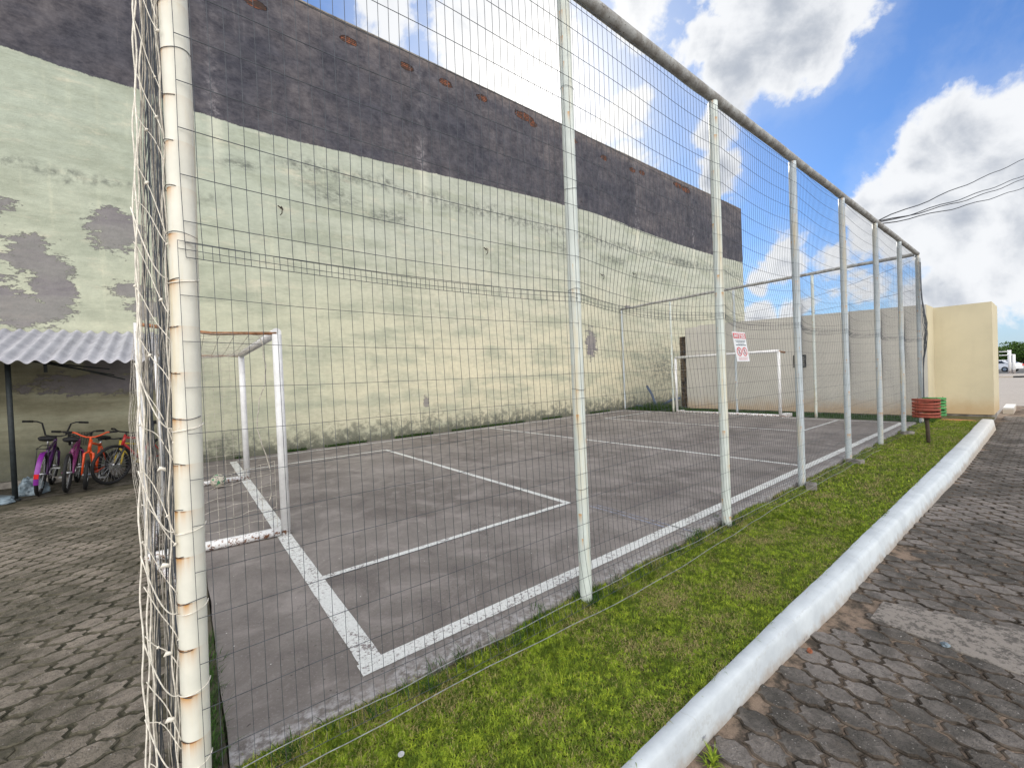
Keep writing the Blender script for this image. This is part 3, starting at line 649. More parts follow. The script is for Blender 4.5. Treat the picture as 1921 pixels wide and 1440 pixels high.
# kerb: rounded whitewashed beam
def kerb():
    mb = MB(); prof_n = 9; X = np.concatenate([np.arange(-1.5, 8, .07), np.arange(8, 15.6, .15)]); rings = []
    for x in X:
        x = float(x); zo = street_z(x)-.02
        yi = -.965+.006*nz(x*1.2, 0, 0)+.004*nz(x*9, 1, 0)
        yo = -1.046-.062*sstep(x, 1.8, 4.2)-.075*sstep(x, 4, 10)+.005*nz(x*1.1, 5, 0)+.003*nz(x*8, 2, 0)
        zt = .012+.003*nz(x*1.1, 8, 1)+.03*sstep(x, 12, 15)
        rr = []
        w_ = yi-yo
        for (fy, fz) in ((0, -.08), (0, zt-.005), (.05, zt), (.45, zt-.001), (.72, zt-.004), (.80, zt-.012), (.87, zt-.032), (.95, (zt+zo)/2-.01), (1.05, zo)):
            rr.append((x, yi-fy*w_+.0022*nz(x*6, fy*5, 3), fz+.0015*nz(x*8, fy*7, 4)))
        rings.append(rr)
    for r_ in range(1, 6):    # rounded end
        k = r_/5; e = rings[-1]; x = 15.6+.12*math.sin(k*math.pi/2); sh = math.cos(k*math.pi/2)*.85+.15
        if r_ == 1: e0 = e
        cy = sum(p[1] for p in e0)/len(e0); zb = street_z(15)-.02
        rings.append([(x, cy+(p[1]-cy)*(.5+.5*sh), zb+(p[2]-zb)*(.35+.65*sh) if p[2] > zb+.01 else zb) for p in e0])
    vs = [p for r_ in rings for p in r_]; n = 9
    mb.add(vs, [(i*n+j, (i+1)*n+j, (i+1)*n+j+1, i*n+j+1) for i in range(len(rings)-1) for j in range(n-1)], 0, True)
    mb.add(rings[-1], [list(range(9))[::-1]])
    return mb.build('kerb', M['kerb'])
tag(kerb(), kind='structure')

# ------------------------------------------------------------------ the tall wall
W_Y = 9.15
wall = empty('building_wall', (7, W_Y, 0), label='very tall weathered wall, bare grey above and peeling pale green paint below', cat='wall')
def lp(o, parent):   # keep world placement when parenting
    o.parent = parent; o.matrix_parent_inverse = Matrix.Translation(-Vector(parent.location)); return o
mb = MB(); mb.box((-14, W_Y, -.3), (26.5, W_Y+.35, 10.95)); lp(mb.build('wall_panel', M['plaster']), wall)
mb = MB(); k = 300
for i in range(k):
    a = -14+40.5*i/k; b = -14+40.5*(i+1)/k; h = .014+.012*nz(a*1.4, 0, 0)
    mb.box((a+.0005, W_Y-.012, 10.953), (b, W_Y+.36, 10.975+h))
lp(mb.build('wall_capping', M['cement']), wall)
mb = MB()
for i in range(5): pass
for (hx, hz) in ((1.96, 5.78), (7.83, 5.72), (13.54, 5.55), (15.69, 5.85)):
    mb = MB(); mb.tube([(hx, W_Y+.02, hz), (hx, W_Y-.09, hz+.01), (hx+.01, W_Y-.13, hz-.03), (hx, W_Y-.12, hz-.16), (hx-.03, W_Y-.07, hz-.19)], .011, 6)
    mb.tube([(hx-.06, W_Y-.006, hz+.05), (hx+.05, W_Y-.006, hz-.02)], .014, 6); lp(mb.build('hook', M['iron']), wall)

# ------------------------------------------------------------------ perimeter fence
PX = [0, 2.136]+[2.136+2.088*i for i in range(1, 7)]
HF = 4.19
fence = empty('wire_fence', (0, 0, 0), label='tall white-posted wire mesh fence along the lawn with a rusty top rail', cat='fence')
for i, x in enumerate(PX):
    mb = MB(); zs = np.linspace(-.12, HF+ (0 if i < 7 else 0), 30); bx, tx = (-.047, .005) if i == 0 else (0, 0)
    mb.tube([(x+bx+(tx-bx)*min(1, z/2.6)+.004*nz(i*3, z*.7, 0), .004*nz(i*3+5, z*.7, 2), z) for z in zs], .045 if i == 0 else .043, 28)
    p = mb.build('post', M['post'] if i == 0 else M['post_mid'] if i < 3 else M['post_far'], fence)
    if i == 0: p['label'] = 'nearest post, cream paint streaked with rust under every wire tie'
    if i in (0, 1):
        for j in range(1, 25):
            z = .075+.1717*j
            if i == 1 and j % 4: continue
            tm = MB(); cx = x+(-.047+.052*min(1, z/2.6) if i == 0 else 0); a0 = random.uniform(-.3, .2)
            tm.tube([(cx+.0475*math.cos(a), .0475*math.sin(a), z+.006*math.sin(a*2+j)) for a in np.linspace(math.pi*.85+a0, (math.pi*1.42 if j % 4 else math.pi*1.9)+a0, 14)], .0013, 5)
            tm.build('tie_wire', M['iron'] if j % 2 else M['wire'], p)
mb = MB(); mb.tube([(x, .004*nz(x, 4, 4), HF+.052+.006*nz(x*.8, 0, 5)) for x in np.linspace(-.06, PX[7]+.03, 60)], .047, 20); mb.build('top_rail', M['rail'], fence)
# weld collar where the posts meet the rail
def bayphase(x):
    for i in range(7):
        if PX[i] <= x <= PX[i+1]: return i, (x-PX[i])/(PX[i+1]-PX[i])
    return 6, 1.
AMP = [.05, .17, .20, .18, .16, .14, .12]
def wire_pos(x, z, lower):
    i, t = bayphase(x); s_ = math.sin(math.pi*t)**.8 if 0 < t < 1 else 0
    y = -.056-.006*s_; dx = 0
    if lower:
        a = AMP[i]; tt = z/2.1
        y += a*s_*sstep(tt, .15, 1.05)+.018*nz(x*1.1, z*1.2, 3)*s_
        if z < .42: f_ = 1-z/.42; y -= (.02+.055*sstep(x, .5, 4)+.03*math.sin(x*1.1))*f_**1.6
        z2 = max(z, .02) + (-.02*s_*sstep(tt, .6, 1)) + .004*nz(x*2, z, 2)
        dx = -.035*tt*sstep(x, .5, 2.5)
    else:
        tt = (z-2.02)/2.2
        y += AMP[i]*s_*(1-sstep(tt, 0, .42))+.012*nz(x*.9, z, 9)*s_
        z2 = z-.055*s_*(1-abs(2*tt-1)*.3)*sstep(x, 2, 4.5)-.012*s_+.006*nz(x*1.5, z*2, 7)
        dx = .012*nz(x*.4, z*1.4, 1)
    return (x+dx, y, z2)
def wire_mesh(name, xs, zs, posf, r, m, parent, sides=4, skip=None):
    """welded mesh: one strand per x and per z, joined at the crossings"""
    V = []; F = []
    def strand(pts, rad):
        o = len(V); k = len(pts); P = [Vector(p) for p in pts]
        for a in range(k):
            d = (P[min(a+1, k-1)]-P[max(a-1, 0)]).normalized(); ref = Vector((0, 1, 0)) if abs(d.y) < .9 else Vector((1, 0, 0))
            u = ref.cross(d).normalized(); v = d.cross(u)
            for q in range(sides):
                t = 2*math.pi*(q+.5)/sides; V.append(tuple(P[a]+(u*math.cos(t)+v*math.sin(t))*rad))
        for a in range(k-1):
            for q in range(sides): F.append((o+a*sides+q, o+a*sides+(q+1) % sides, o+(a+1)*sides+(q+1) % sides, o+(a+1)*sides+q))
    for x in xs: strand([posf(x, z) for z in np.linspace(zs[0], zs[-1], max(8, int((zs[-1]-zs[0])/.09)))], r)
    for z in zs: strand([posf(x, z) for x in np.linspace(xs[0], xs[-1], max(8, int((xs[-1]-xs[0])/.1)))], r*1.12)
    return npmesh(name, V, F, m, parent, True)
xv = np.arange(-.02, PX[7]+.02, .0525)
wire_mesh('mesh_panel', xv, list(np.arange(.015, 2.12, .1717))+[2.105], lambda x, z: wire_pos(x, z, True), .00125, M['wire'], fence)
wire_mesh('mesh_panel', xv+.021, [2.045, 2.10]+list(np.arange(2.18, 4.1, .1717))+[4.12], lambda x, z: wire_pos(x, z, False), .0015, M['wire'], fence)
for k_ in range(2):      # bright loose selvage wires lying out over the grass
    mb = MB(); pts = []
    for x in np.arange(-.02, 9.5, .08):
        x = float(x); base_y = (-.085-.05*sstep(x, .4, 4)) if k_ == 0 else (-.185-.075*sstep(x, .6, 2.6)+.06*sstep(x, 3, 5))
        pts.append((x, base_y+.012*nz(x*2.1, k_, 0)+.004*nz(x*9, k_, 1), (.085 if k_ == 0 else .045)+.02*nz(x*1.6, k_, 5)))
    mb.tube(pts, .0022, 6); mb.build('selvage_wire', M['wire_pale'], fence)
# far end fence
ef = empty('end_fence', (PX[7], 4.6, 0), label='far end wire fence behind the goal with thin white posts and a dark top rail', cat='fence')
for j, y in enumerate((9.08, 6.84, 4.5, 2.25)):
    mb = MB(); mb.tube([(PX[7]+.01*nz(y, z, 0), y, z) for z in np.linspace(-.1, HF, 16)], .037, 16); lp(mb.build('post', M['post_far'] if j in (0, 2) else M['post_mid']), ef)
mb = MB(); mb.tube([(PX[7], y, HF+.045+.01*nz(y, 3, 3)) for y in np.linspace(.06, 9.1, 30)], .045, 14); lp(mb.build('top_rail', M['rail']), ef)
def epos(y, z): return (PX[7]+.05+.12*sstep(z, 1.2, 2.2)*(1-sstep(z, 2.2, 3))*math.sin(y*1.4)**2+.02*nz(y, z, 4), y, z+.03*nz(y*.8, z, 6))
lp(wire_mesh('mesh_panel', np.arange(.05, 9.1, .0525), np.arange(.03, 4.2, .1717), epos, .0013, M['wire_pale'], None), ef)
mb = MB()
for a, b, sg in (((PX[7]+.06, 9.0, 4.15), (PX[7]+.08, .1, 3.35), .55), ((PX[7]+.06, 9.0, 4.12), (PX[7]+.08, .1, 4.1), .75)):
    mb.tube([(a[0], a[1]+(b[1]-a[1])*t, a[2]+(b[2]-a[2])*t-sg*4*t*(1-t)) for t in np.linspace(0, 1, 24)], .004, 5)
lp(mb.build('stay_wire', M['wire']), ef)
# torn mesh bunched at the far corner
mb = MB()
for k in range(16):
    a = random.uniform(-.9, -.05) if k % 3 else -.05; pts = []
    for t in np.linspace(0, 1, 14):
        z = .1+3.9*t; b_ = .32*math.exp(-((z-2.25)/.5)**2)*math.sin(k*1.7); pts.append((PX[7]-.06+a*.5*abs(t-.5)+.05*nz(k, t*3, 0)+b_*.4, -.07-.10*math.exp(-((z-2.3)/.6)**2)*random.uniform(.2, 1), z))
    mb.tube(pts, .0045, 4)
mb.build('loose_wire', M['wire'], fence)

# broken footings
for i, (x, y) in enumerate(((6.24, -.12), (8.27, -.11), (12.24, -.11))):
    mb = MB(); mb.box((-.10, -.06, -.03), (.11, .05, .035), 0, Matrix.Rotation(.3+i, 4, 'Z')); 
    mb.v = [(a+.012*nz(a*40, b*40, i), b+.012*nz(a*33, b*35, i+3), c+.01*nz(a*20, b*30, 9)) for a, b, c in mb.v]
    o = mb.build('footing_block', M['cement']); o.location = (x, y, .0)
    tag(o, ['broken cement footing chunk at the fence post right of the warning sign', 'broken cement footing chunk at the fourth fence post from the left', 'small cement footing chunk near the slatted bin'][i], 'footing', 'cement footing chunks in the grass along the fence')

# near end: loose mesh section and the bunched ball net tied to the first post
loose = MB()
def lpos(y, z):
    x = -.055-.052*y*(1+.25*nz(y*2, z*.8, 3))-.012*nz(y*3, z*2.1, 1)
    return (x, y, z)
lm = wire_mesh('mesh_panel', np.arange(.03, 2.2, .0525), np.arange(.05, 4.2, .1717), lpos, .0014, M['wire'], fence)
def pl(z): return -.092+.052*min(1, z/2.6)
def bwid(z): return .092-.036*sstep(z, 2.0, 3.4)
net = empty('ball_net', (-.1, .05, 0), label='bundle of dirty white netting tied down the left side of the nearest post', cat='net')
mb = MB(); 
for k in range(26):
    a = random.uniform(0, 1); pts = []; yb = random.uniform(-.03, .25)
    zt = 4.25; zb = random.choice([.0, .02, .05, .4 if k % 4 == 0 else .0])
    for t in np.linspace(0, 1, 46):
        z = zt+(zb-zt)*t
        sp = .055+.035*sstep(t, .1, .5)+.012*math.sin(t*9+k)
        x = pl(z)-.004-a*(bwid(z)-.012)-.007*nz(k*2.1, z*3.0, 0)*2-.008*nz(k, z*9, 5)
        pts.append((x, yb+.03*nz(k, z*1.3, 7), z))
    mb.tube(pts, .0017, 5, 1 if k % 2 else 0)
lp(mb.build('net_strands', [M['string_dim'], M['wire']]), net)
mb = MB()
for k in range(5):       # edge cords with twist
    pts = []; yb = -.03+.02*k; off = (1., .95, .88, .12, .05)[k]
    for t in np.linspace(0, 1, 90):
        z = 4.25*(1-t); x = pl(z)-off*bwid(z)-.007*math.sin(z*2.2+k*2.1)+.004*math.sin(z*21+k*2)
        pts.append((x, yb+.008*math.sin(z*17+k), z))
    mb.tube(pts, .0026, 6)
lp(mb.build('edge_cord', M['string']), net)
for k, zc in enumerate((1.95, 1.40, 1.02, .72, .42, .14)):     # cords that loop round the post
    mb = MB(); cx = -.047+.052*min(1, zc/2.6); pts = []
    for t in np.linspace(0, 1, 12): pts.append((pl(zc)-bwid(zc)+(bwid(zc)-.002)*t, -.035-.012*math.sin(math.pi*t), zc+.24*(1-t)**1.5+.015-.02*math.sin(math.pi*t)))
    for a in np.linspace(math.pi*1.05, math.pi*1.98, 14): pts.append((cx+.049*math.cos(a), .049*math.sin(a), zc+.025*((a/math.pi-1.05)/.93)**2))
    mb.tube(pts, .0021, 6); lp(mb.build('tie_cord', M['string']), net)
mb = MB(); 
for k in range(26):      # diamond meshes slung across the bundle with knots
    z0 = 4.1-.155*k+random.uniform(-.02, .02); x0 = pl(z0)-bwid(z0); y_ = random.uniform(-.04, .0)
    pts = [(x0+(bwid(z0)-.004)*t, y_+.01*math.sin(3*t), z0-(.10+.13*math.sin(k*1.3)**2)*t-.04*t*t+.012*math.sin(6*t+k)) for t in np.linspace(0, 1, 9)]
    mb.tube(pts, .0017, 5)
    kx, ky, kz = pts[random.choice((0, 3, 6, 8))]; s0 = random.uniform(.003, .006)
    mb.tube([(kx-s0, ky, kz-s0), (kx, ky-.003, kz), (kx+s0*.6, ky, kz+s0)], [s0*.5, s0, s0*.5], 6)
for (kx, kz, s0) in ((-.105, .92, .009), (-.11, .60, .008), (-.115, .36, .009), (-.115, .10, .009), (-.10, 1.27, .008)):
    mb.tube([(kx-s0*1.4, -.04, kz-.004), (kx-s0*.4, -.045, kz+.006), (kx+s0, -.04, kz), (kx+s0*1.5, -.036, kz-.01)], [s0*.3, s0, s0*.8, s0*.2], 7)
lp(mb.build('net_mesh', M['string']), net)


# ------------------------------------------------------------------ goals
def netgrid(mb, f, nu, nv, r=.0022):
    for i in range(nu+1): mb.tube([f(i/nu, t) for t in np.linspace(0, 1, nv*2+1)], r, 4, cap=False)
    for j in range(nv+1): mb.tube([f(t, j/nv) for t in np.linspace(0, 1, nu*2+1)], r, 4, cap=False)
def goal(label, X0, Ya, Yb, depth, H, sgn, back=True):
    g = empty('goal', (X0, (Ya+Yb)/2, 0), label=label, cat='goal', group='pair of small football goals')
    r = .045
    def P(name, pts, rad, m): b = MB(); b.tube(pts, rad, 18); return lp(b.build(name, m), g)
    P('upright', [(X0, Ya, .0), (X0-.0, Ya, H)], r, M['goal']); P('upright', [(X0, Yb, .0), (X0, Yb, H)], r, M['goal'])
    P('crossbar', [(X0, Ya-.01, H+.02), (X0, Yb+.01, H+.02)], r, M['goal'])
    xb = X0+sgn*depth
    P('base_bar', [(X0+sgn*.06, Ya, .05), (X0+sgn*.4, Ya+.03, .045), (xb, Ya+.10, .05)], .045, M['goal']); P('base_bar', [(X0+sgn*.06, Yb, .045), (xb, Yb, .045)], .04, M['goal'])
    if back:
        P('back_upright', [(xb, Ya+.10, 0), (xb, Ya+.10, H+.08)], .019, M['goal']); P('back_upright', [(xb, Yb, 0), (xb, Yb, H+.02)], .028, M['goal'])
        P('top_bar', [(X0, Ya, H+.01), (X0+sgn*.5*depth, Ya+.03, H-.005), (xb, Ya+.10, H+.07)], .017, M['rustbar']); P('top_bar', [(X0, Yb, H+.0), (xb, Yb, H+.01)], .015, M['rustbar'])
        P('back_bar', [(xb, Ya+.10, .04), (xb, Yb, .04)], .035, M['goal'])
        P('foot', [(xb+sgn*-.05, Ya, .03), (xb-sgn*.22, Ya-.72, .03)], .03, M['goal'])
    else:
        P('base_bar', [(X0, Ya, .045), (X0, (Ya+Yb)/2, .05), (X0, Yb, .045)], .042, M['goal'])
        P('top_bar', [(X0, Ya, H), (X0+sgn*.45, Ya-.01, H-.02)], .03, M['rustbar'])
    return g, xb
g, xb = goal('nearer boxy white goal with a ball caught in its side netting', .76, 2.94, 6.40, 1.10, 2.10, -1)
X0, Ya, Yb, H = .76, 2.94, 6.40, 2.10
mb = MB(); netgrid(mb, lambda u, v: (X0+(xb-X0)*u, Ya+(Yb-Ya)*v, H-.01-.10*math.sin(math.pi*u)*math.sin(math.pi*v)+.01*nz(u*9, v*20, 0)), 9, 26); lp(mb.build('top_net', M['string_dim']), g)
mb = MB(); netgrid(mb, lambda u, v: (xb-.02-.06*math.sin(math.pi*v)+.02*nz(u*9, v*9, 3), Ya+.1+(Yb-Ya-.1)*u, H*(1-v)+.02), 24, 15); lp(mb.build('back_net', M['string_dim']), g)
mb = MB(); netgrid(mb, lambda u, v: (X0-.06+(xb-X0+.06)*u, Yb+.02*math.sin(6*u), H*(1-v)+.03+.02*nz(u*8, v*6, 3)), 9, 15); 
lp(mb.build('side_net', M['string_dim']), g)
mb = MB(); mb.tube([(X0-.16+.05*math.sin(t*9)+.02*nz(t*12, 0, 0), Ya+.02, H-.02-1.7*t) for t in np.linspace(0, 1, 60)], .005, 5); lp(mb.build('loose_cord', M['string_dim']), g); mb = MB()
netgrid(mb, lambda u, v: (X0-.07+(xb-X0+.1)*u, Ya+.05+.03*math.sin(5*u), .06+.72*(1-v)-.18*u*(1-v)+.03*nz(u*7, v*6, 1)), 8, 6); lp(mb.build('side_net', M['string_dim']), g)
g2, xb2 = goal('far white goal without netting in front of the end fence', 14.25, 3.05, 6.45, .45, 2.0, 1, back=False)
mb = MB(); mb.box((14.28, 2.9, .0), (14.75, 3.08, .10)); lp(mb.build('ballast', M['goal']), g2)
# ball
bm = bmesh.new(); bmesh.ops.create_icosphere(bm, subdivisions=4, radius=.105)
for v in bm.verts: v.co *= 1
me = bpy.data.meshes.new('football'); bm.to_mesh(me); bm.free()
for m_ in ('ball', 'ball_dark', 'ball_green'): me.materials.append(M[m_])
for p in me.polygons:
    c = p.center.normalized(); a = nz(c.x*2.4, c.y*2.4+4, c.z*2.4); b = abs(nz(c.x*3+2, c.y*3, c.z*3+9)); p.use_smooth = True
    p.material_index = 1 if (b < .035 and c.z > -.5) else (2 if a > .28 else 0)
ball = bpy.data.objects.new('football', me); COL.objects.link(ball); ball.location = (.34, 6.06, .115)
tag(ball, 'worn pale football with dark and green marks lying inside the near goal', 'ball')

# ------------------------------------------------------------------ warning sign on the fence
def sign():
    s_ = empty('warning_sign', (4.66, -.01, 1.77), label='white and red AVISO notice wired to the mesh fence', cat='sign')
    W_, H_ = .285, .30; sh = .10/.33
    y0 = -.072
    def place(u, v, dy=0.): # u 0..1 across, v 0..1 up, sheared like the hanging sheet
        return (4.41+W_*u-(v)*.098, y0+dy, 1.617+H_*v)
    def quad(mb, u0, v0, u1, v1, dy, mi=0):
        mb.add([place(u0, v0, dy), place(u1, v0, dy), place(u1, v1, dy), place(u0, v1, dy)], [(0, 1, 2, 3)], mi)
    mb = MB(); p = [place(0, 0), place(1, 0), place(1, 1), place(0, 1)]; q = [place(0, 0, .004), place(1, 0, .004), place(1, 1, .004), place(0, 1, .004)]
    mb.add(p+q, [(0, 1, 2, 3), (7, 6, 5, 4), (0, 4, 5, 1), (1, 5, 6, 2), (2, 6, 7, 3), (3, 7, 4, 0)]); lp(mb.build('board', M['sign_white']), s_)
    mb = MB(); quad(mb, .03, .78, .97, .955, -.002); lp(mb.build('header', M['sign_red']), s_)
    # lettering AVISO
    G = {'A': ['010', '101', '111', '101', '101'], 'V': ['101', '101', '101', '101', '010'], 'I': ['111', '010', '010', '010', '111'], 'S': ['111', '100', '111', '001', '111'], 'O': ['111', '101', '101', '101', '111']}
    mb = MB(); cw = .84/5
    for i, ch in enumerate('AVISO'):
        for r_, row in enumerate(G[ch]):
            for c, b in enumerate(row):
                if b == '1':
                    u0 = .08+i*cw+c*cw*.27; v1 = .935-r_*.027; quad(mb, u0, v1-.0275, u0+cw*.275, v1, -.004)
    lp(mb.build('lettering', M['sign_white']), s_)
    mb = MB()
    for v, a, b, h in ((.70, .12, .90, .018), (.655, .16, .88, .018), (.605, .28, .76, .014), (.545, .12, .92, .028)):
        u = a
        while u < b: l = random.uniform(.05, .13); quad(mb, u, v, min(b, u+l), v+h, -.002); u += l+.018
    lp(mb.build('text_lines', M['sign_ink']), s_)
    mb = MB()
    for v in (.125, .09, .055):
        u = .14
        while u < .86: l = random.uniform(.05, .16); quad(mb, u, v, min(.88, u+l), v+.014, -.002); u += l+.02
    lp(mb.build('text_lines', M['sign_pink']), s_)
    for k, cu in enumerate((.28, .72)):
        mb = MB(); cv = .335; N = 28; vs = []
        for i in range(N):
            t = 2*math.pi*i/N; vs += [place(cu+.19*math.cos(t), cv+.155*math.sin(t), -.002), place(cu+.15*math.cos(t), cv+.122*math.sin(t), -.002)]
        mb.add(vs, [(2*i, 2*i+1, (2*i+3) % (2*N), (2*i+2) % (2*N)) for i in range(N)])
        a0 = math.pi*.75; q0 = [(cu+.17*math.cos(a0)+d_, cv+.14*math.sin(a0)) for d_ in (-.018, .018)]; q1 = [(cu-.17*math.cos(a0)+d_, cv-.14*math.sin(a0)) for d_ in (.018, -.018)]
        mb.add([place(a, b, -.003) for a, b in q0+q1], [(0, 1, 2, 3)]); lp(mb.build('prohibition_ring', M['sign_red']), s_)
        mb = MB(); quad(mb, cu-.03, cv-.03, cu+.03, cv+.06, -.0015); quad(mb, cu-.02, cv+.065, cu+.02, cv+.09, -.0015); quad(mb, cu-.05, cv-.08, cu-.02, cv-.03, -.0015); quad(mb, cu+.01, cv-.075, cu+.06, cv-.045, -.0015)
        lp(mb.build('pictogram', M['sign_ink']), s_)
sign()

# ------------------------------------------------------------------ slatted bins
def bin_(name, cx, cy, z0, z1, r, m, label, post):
    o = empty(name, (cx, cy, -.05), label=label, cat='litter bin', group='round slatted litter bins on one post')
    nS = 6; h = (z1-z0)/nS
    for i in range(nS):
        mb = MB(); a, b = z0+i*h+.008, z0+(i+1)*h-.012; N = 32; vs = []
        tl = .01*math.sin(i*2.1)
        for k in range(N):
            t = 2*math.pi*k/N; c, s_ = math.cos(t), math.sin(t)
            for (rr, zz) in ((r, a), (r, b), (r-.008, b), (r-.008, a)): vs.append((cx+rr*c, cy+rr*s_, zz+tl*c))
        mb.add(vs, [(k*4+q, ((k+1) % N)*4+q, ((k+1) % N)*4+(q+1) % 4, k*4+(q+1) % 4) for k in range(N) for q in range(4)], 0, True); lp(mb.build('slat', m), o)
    mb = MB()
    for k in range(4):
        t = math.pi/4+k*math.pi/2; mb.tube([(cx+(r-.014)*math.cos(t), cy+(r-.014)*math.sin(t), z) for z in (z0, z1)], .005, 6)
    N = 24; mb.add([(cx, cy, z0+.01)]+[(cx+(r-.01)*math.cos(2*math.pi*k/N), cy+(r-.01)*math.sin(2*math.pi*k/N), z0+.01) for k in range(N)], [(0, 1+k, 1+(k+1) % N) for k in range(N)]); lp(mb.build('frame', M['iron']), o)
    if not post: mb = MB(); mb.tube([(cx, cy, z0+.0), (cx-.40, cy+.06, z0-.04)], .014, 8); lp(mb.build('support_arm', M['iron']), o)
    if post: mb = MB(); mb.tube([(cx+.02, cy-.02, -.1), (cx+.01, cy-.01, .3), (cx, cy, z0+.0)], .03, 12); lp(mb.build('post', M['wood']), o)
bin_('litter_bin', 11.1, -.56, .46, .83, .20, M['bin_red'], 'faded red slatted bin standing on a brown post in the grass', True)
bin_('litter_bin', 11.50, -.62, .46, .83, .17, M['bin_green'], 'green slatted bin mostly hidden behind the red one', False)

# ------------------------------------------------------------------ boundary walls
bw = empty('boundary_wall', (16.1, 3, 0), label='long greyish cream boundary wall behind the far goal', cat='wall')
mb = MB(); mb.box((16.1, .05, .02), (17.2, 6.55, 3.08)); 
for i, v in enumerate(mb.v): mb.v[i] = (v[0], v[1], v[2]+(.22 if v[2] > 2 and v[1] > 3 else 0))
lp(mb.build('wall_panel', M['cream_grey']), bw)
mb = MB(); mb.box((16.0, 6.55, .02), (16.5, 7.02, 3.24)); lp(mb.build('end_pier', M['cream_grey']), bw)
mb = MB(); mb.box((16.14, .08, -.3), (17.18, 6.9, .018)); lp(mb.build('footing', M['cement']), bw)
vent = empty('vent', (16.05, 3.08, 1.7), label='black slotted metal frame fixed on the greyish cream wall', cat='vent')
mb = MB(); ya, yb, za, zb = 2.90, 3.26, 1.49, 1.90
for q in (((16.07, ya, za), (16.097, ya+.04, zb)), ((16.07, yb-.04, za), (16.097, yb, zb)), ((16.07, ya+.04, za), (16.097, yb-.04, za+.035)), ((16.07, ya+.04, zb-.035), (16.097, yb-.04, zb))): mb.box(*q)
lp(mb.build('frame', M['black_gloss']), vent)
for k in range(5): mb = MB(); mb.box((16.075, ya+.045, za+.07+k*.07), (16.096, ya+.13, za+.095+k*.07)); lp(mb.build('louvre', M['black_gloss']), vent)
cb = empty('boundary_block', (17.2, -.5, 0), label='thick cream wall block on a cement footing at the end of the kerb', cat='wall')
mb = MB(); mb.box((17.202, -1.08, .0), (19.1, .6, 3.06)); lp(mb.build('wall_panel', M['cream']), cb)
mb = MB(); mb.box((17.24, -1.03, -.3), (19.06, .55, -.002)); lp(mb.build('footing', M['cement']), cb)
mb = MB(); mb.box((16.12, .038, .0), (17.2, .0495, 3.075)); lp(mb.build('return_face', M['cream']), cb)
bp = empty('brick_pier', (16.3, 7.4, 0), label='dark crumbling brick pier between the green wall and the boundary wall', cat='pier')
mb = MB(); N = 26
for i in range(N):
    z = .115*i-.05; a, b = .04*nz(i, 1, 1), .04*nz(i, 5, 5)
    mb.box((16.25+a, 7.1+b, z), (16.65, 7.42-b, z+.11))
lp(mb.build('brickwork', M['rubble']), bp)
for i, (pts, rad, lab) in enumerate((([(15.5, 8.55, .95), (15.45, 8.3, .62), (15.35, 8.1, .28), (15.2, 7.9, .02)], .05, 'faded blue plastic pipe leaning upright against the green wall in the far corner'),
                                     ([(15.2, 8.9, .12), (15.1, 8.3, .1), (15.0, 7.9, .02)], .045, 'blue plastic pipe lying flat in the long grass by the wall foot'),
                                     ([(15.6, 7.1, .45), (15.5, 7.4, .38), (15.3, 7.75, .16)], .05, 'short blue plastic pipe propped in the long grass beside the brick pier'))):
    mb = MB(); mb.tube(pts, rad, 12); o = mb.build('plastic_pipe', M['blue_pipe']); tag(o, lab, 'pipe', 'discarded blue pipes in the far corner')

# ------------------------------------------------------------------ bicycle shelter
sh = empty('bicycle_shelter', (-2, 8.2, 0), label='lean-to bicycle shelter with a grey corrugated roof against the green wall', cat='shelter')
mb = MB(); nx, ny = 620, 8; xa, xb_ = -6., -.32; vs = []
for i in range(nx+1):
    x = xa+(xb_-xa)*i/nx
    for j in range(ny+1):
        t = j/ny; y = 7.15+(9.13-7.15)*t; vs.append((x, y, 2.07+.67*t+.028*math.sin(2*math.pi*x/.177)+.004*nz(x*2, t*3, 0)))
tp = len(vs); vs += [(a, b, c-.008) for a, b, c in vs]; fs = []
for i in range(nx):
    for j in range(ny):
        a = i*(ny+1)+j; q = (a, a+ny+1, a+ny+2, a+1); fs += [q, tuple(tp+k for k in q[::-1])]
    a = i*(ny+1); fs.append((a, tp+a, tp+a+ny+1, a+ny+1))
for j in range(ny): a = nx*(ny+1)+j; fs.append((a, tp+a, tp+a+1, a+1))
mb.add(vs, fs, 0, True); lp(mb.build('roof', M['asbestos']), sh)
mb = MB(); mb.tube([(-2.1, 7.62, 0), (-2.1, 7.62, 2.14)], .032, 12); mb.tube([(-2.1, 7.62, 0), (-2.1, 7.62, .03)], .06, 12); lp(mb.build('post', M['dark_steel']), sh)
mb = MB(); mb.tube([(-4.9, 7.62, 0), (-4.9, 7.62, 2.14)], .032, 12); lp(mb.build('post', M['dark_steel']), sh)
mb = MB(); mb.box((-6, 7.58, 2.13), (-1.0, 7.66, 2.175)); lp(mb.build('front_beam', M['dark_steel']), sh)
for x in (-4.9, -2.1, -1.6): mb = MB(); mb.tube([(x, 7.62, 2.16), (x, 9.12, 2.66)], .025, 8); lp(mb.build('rafter', M['dark_steel']), sh)
for a, b in (((-1.9, 7.7, 2.11), (-1.02, 7.95, 1.98)), ((-1.9, 7.75, 2.12), (-.98, 8.1, 1.88)), ((-1.7, 7.8, 2.1), (-.85, 8.2, 1.80))): mb = MB(); mb.tube([a, b], .011, 8); lp(mb.build('rod', M['dark_steel']), sh)
mb = MB(); mb.tube([(-1.72, 7.66, 2.14), (-1.72, 7.66, 1.93)], .022, 8); lp(mb.build('bracket', M['dark_steel']), sh)


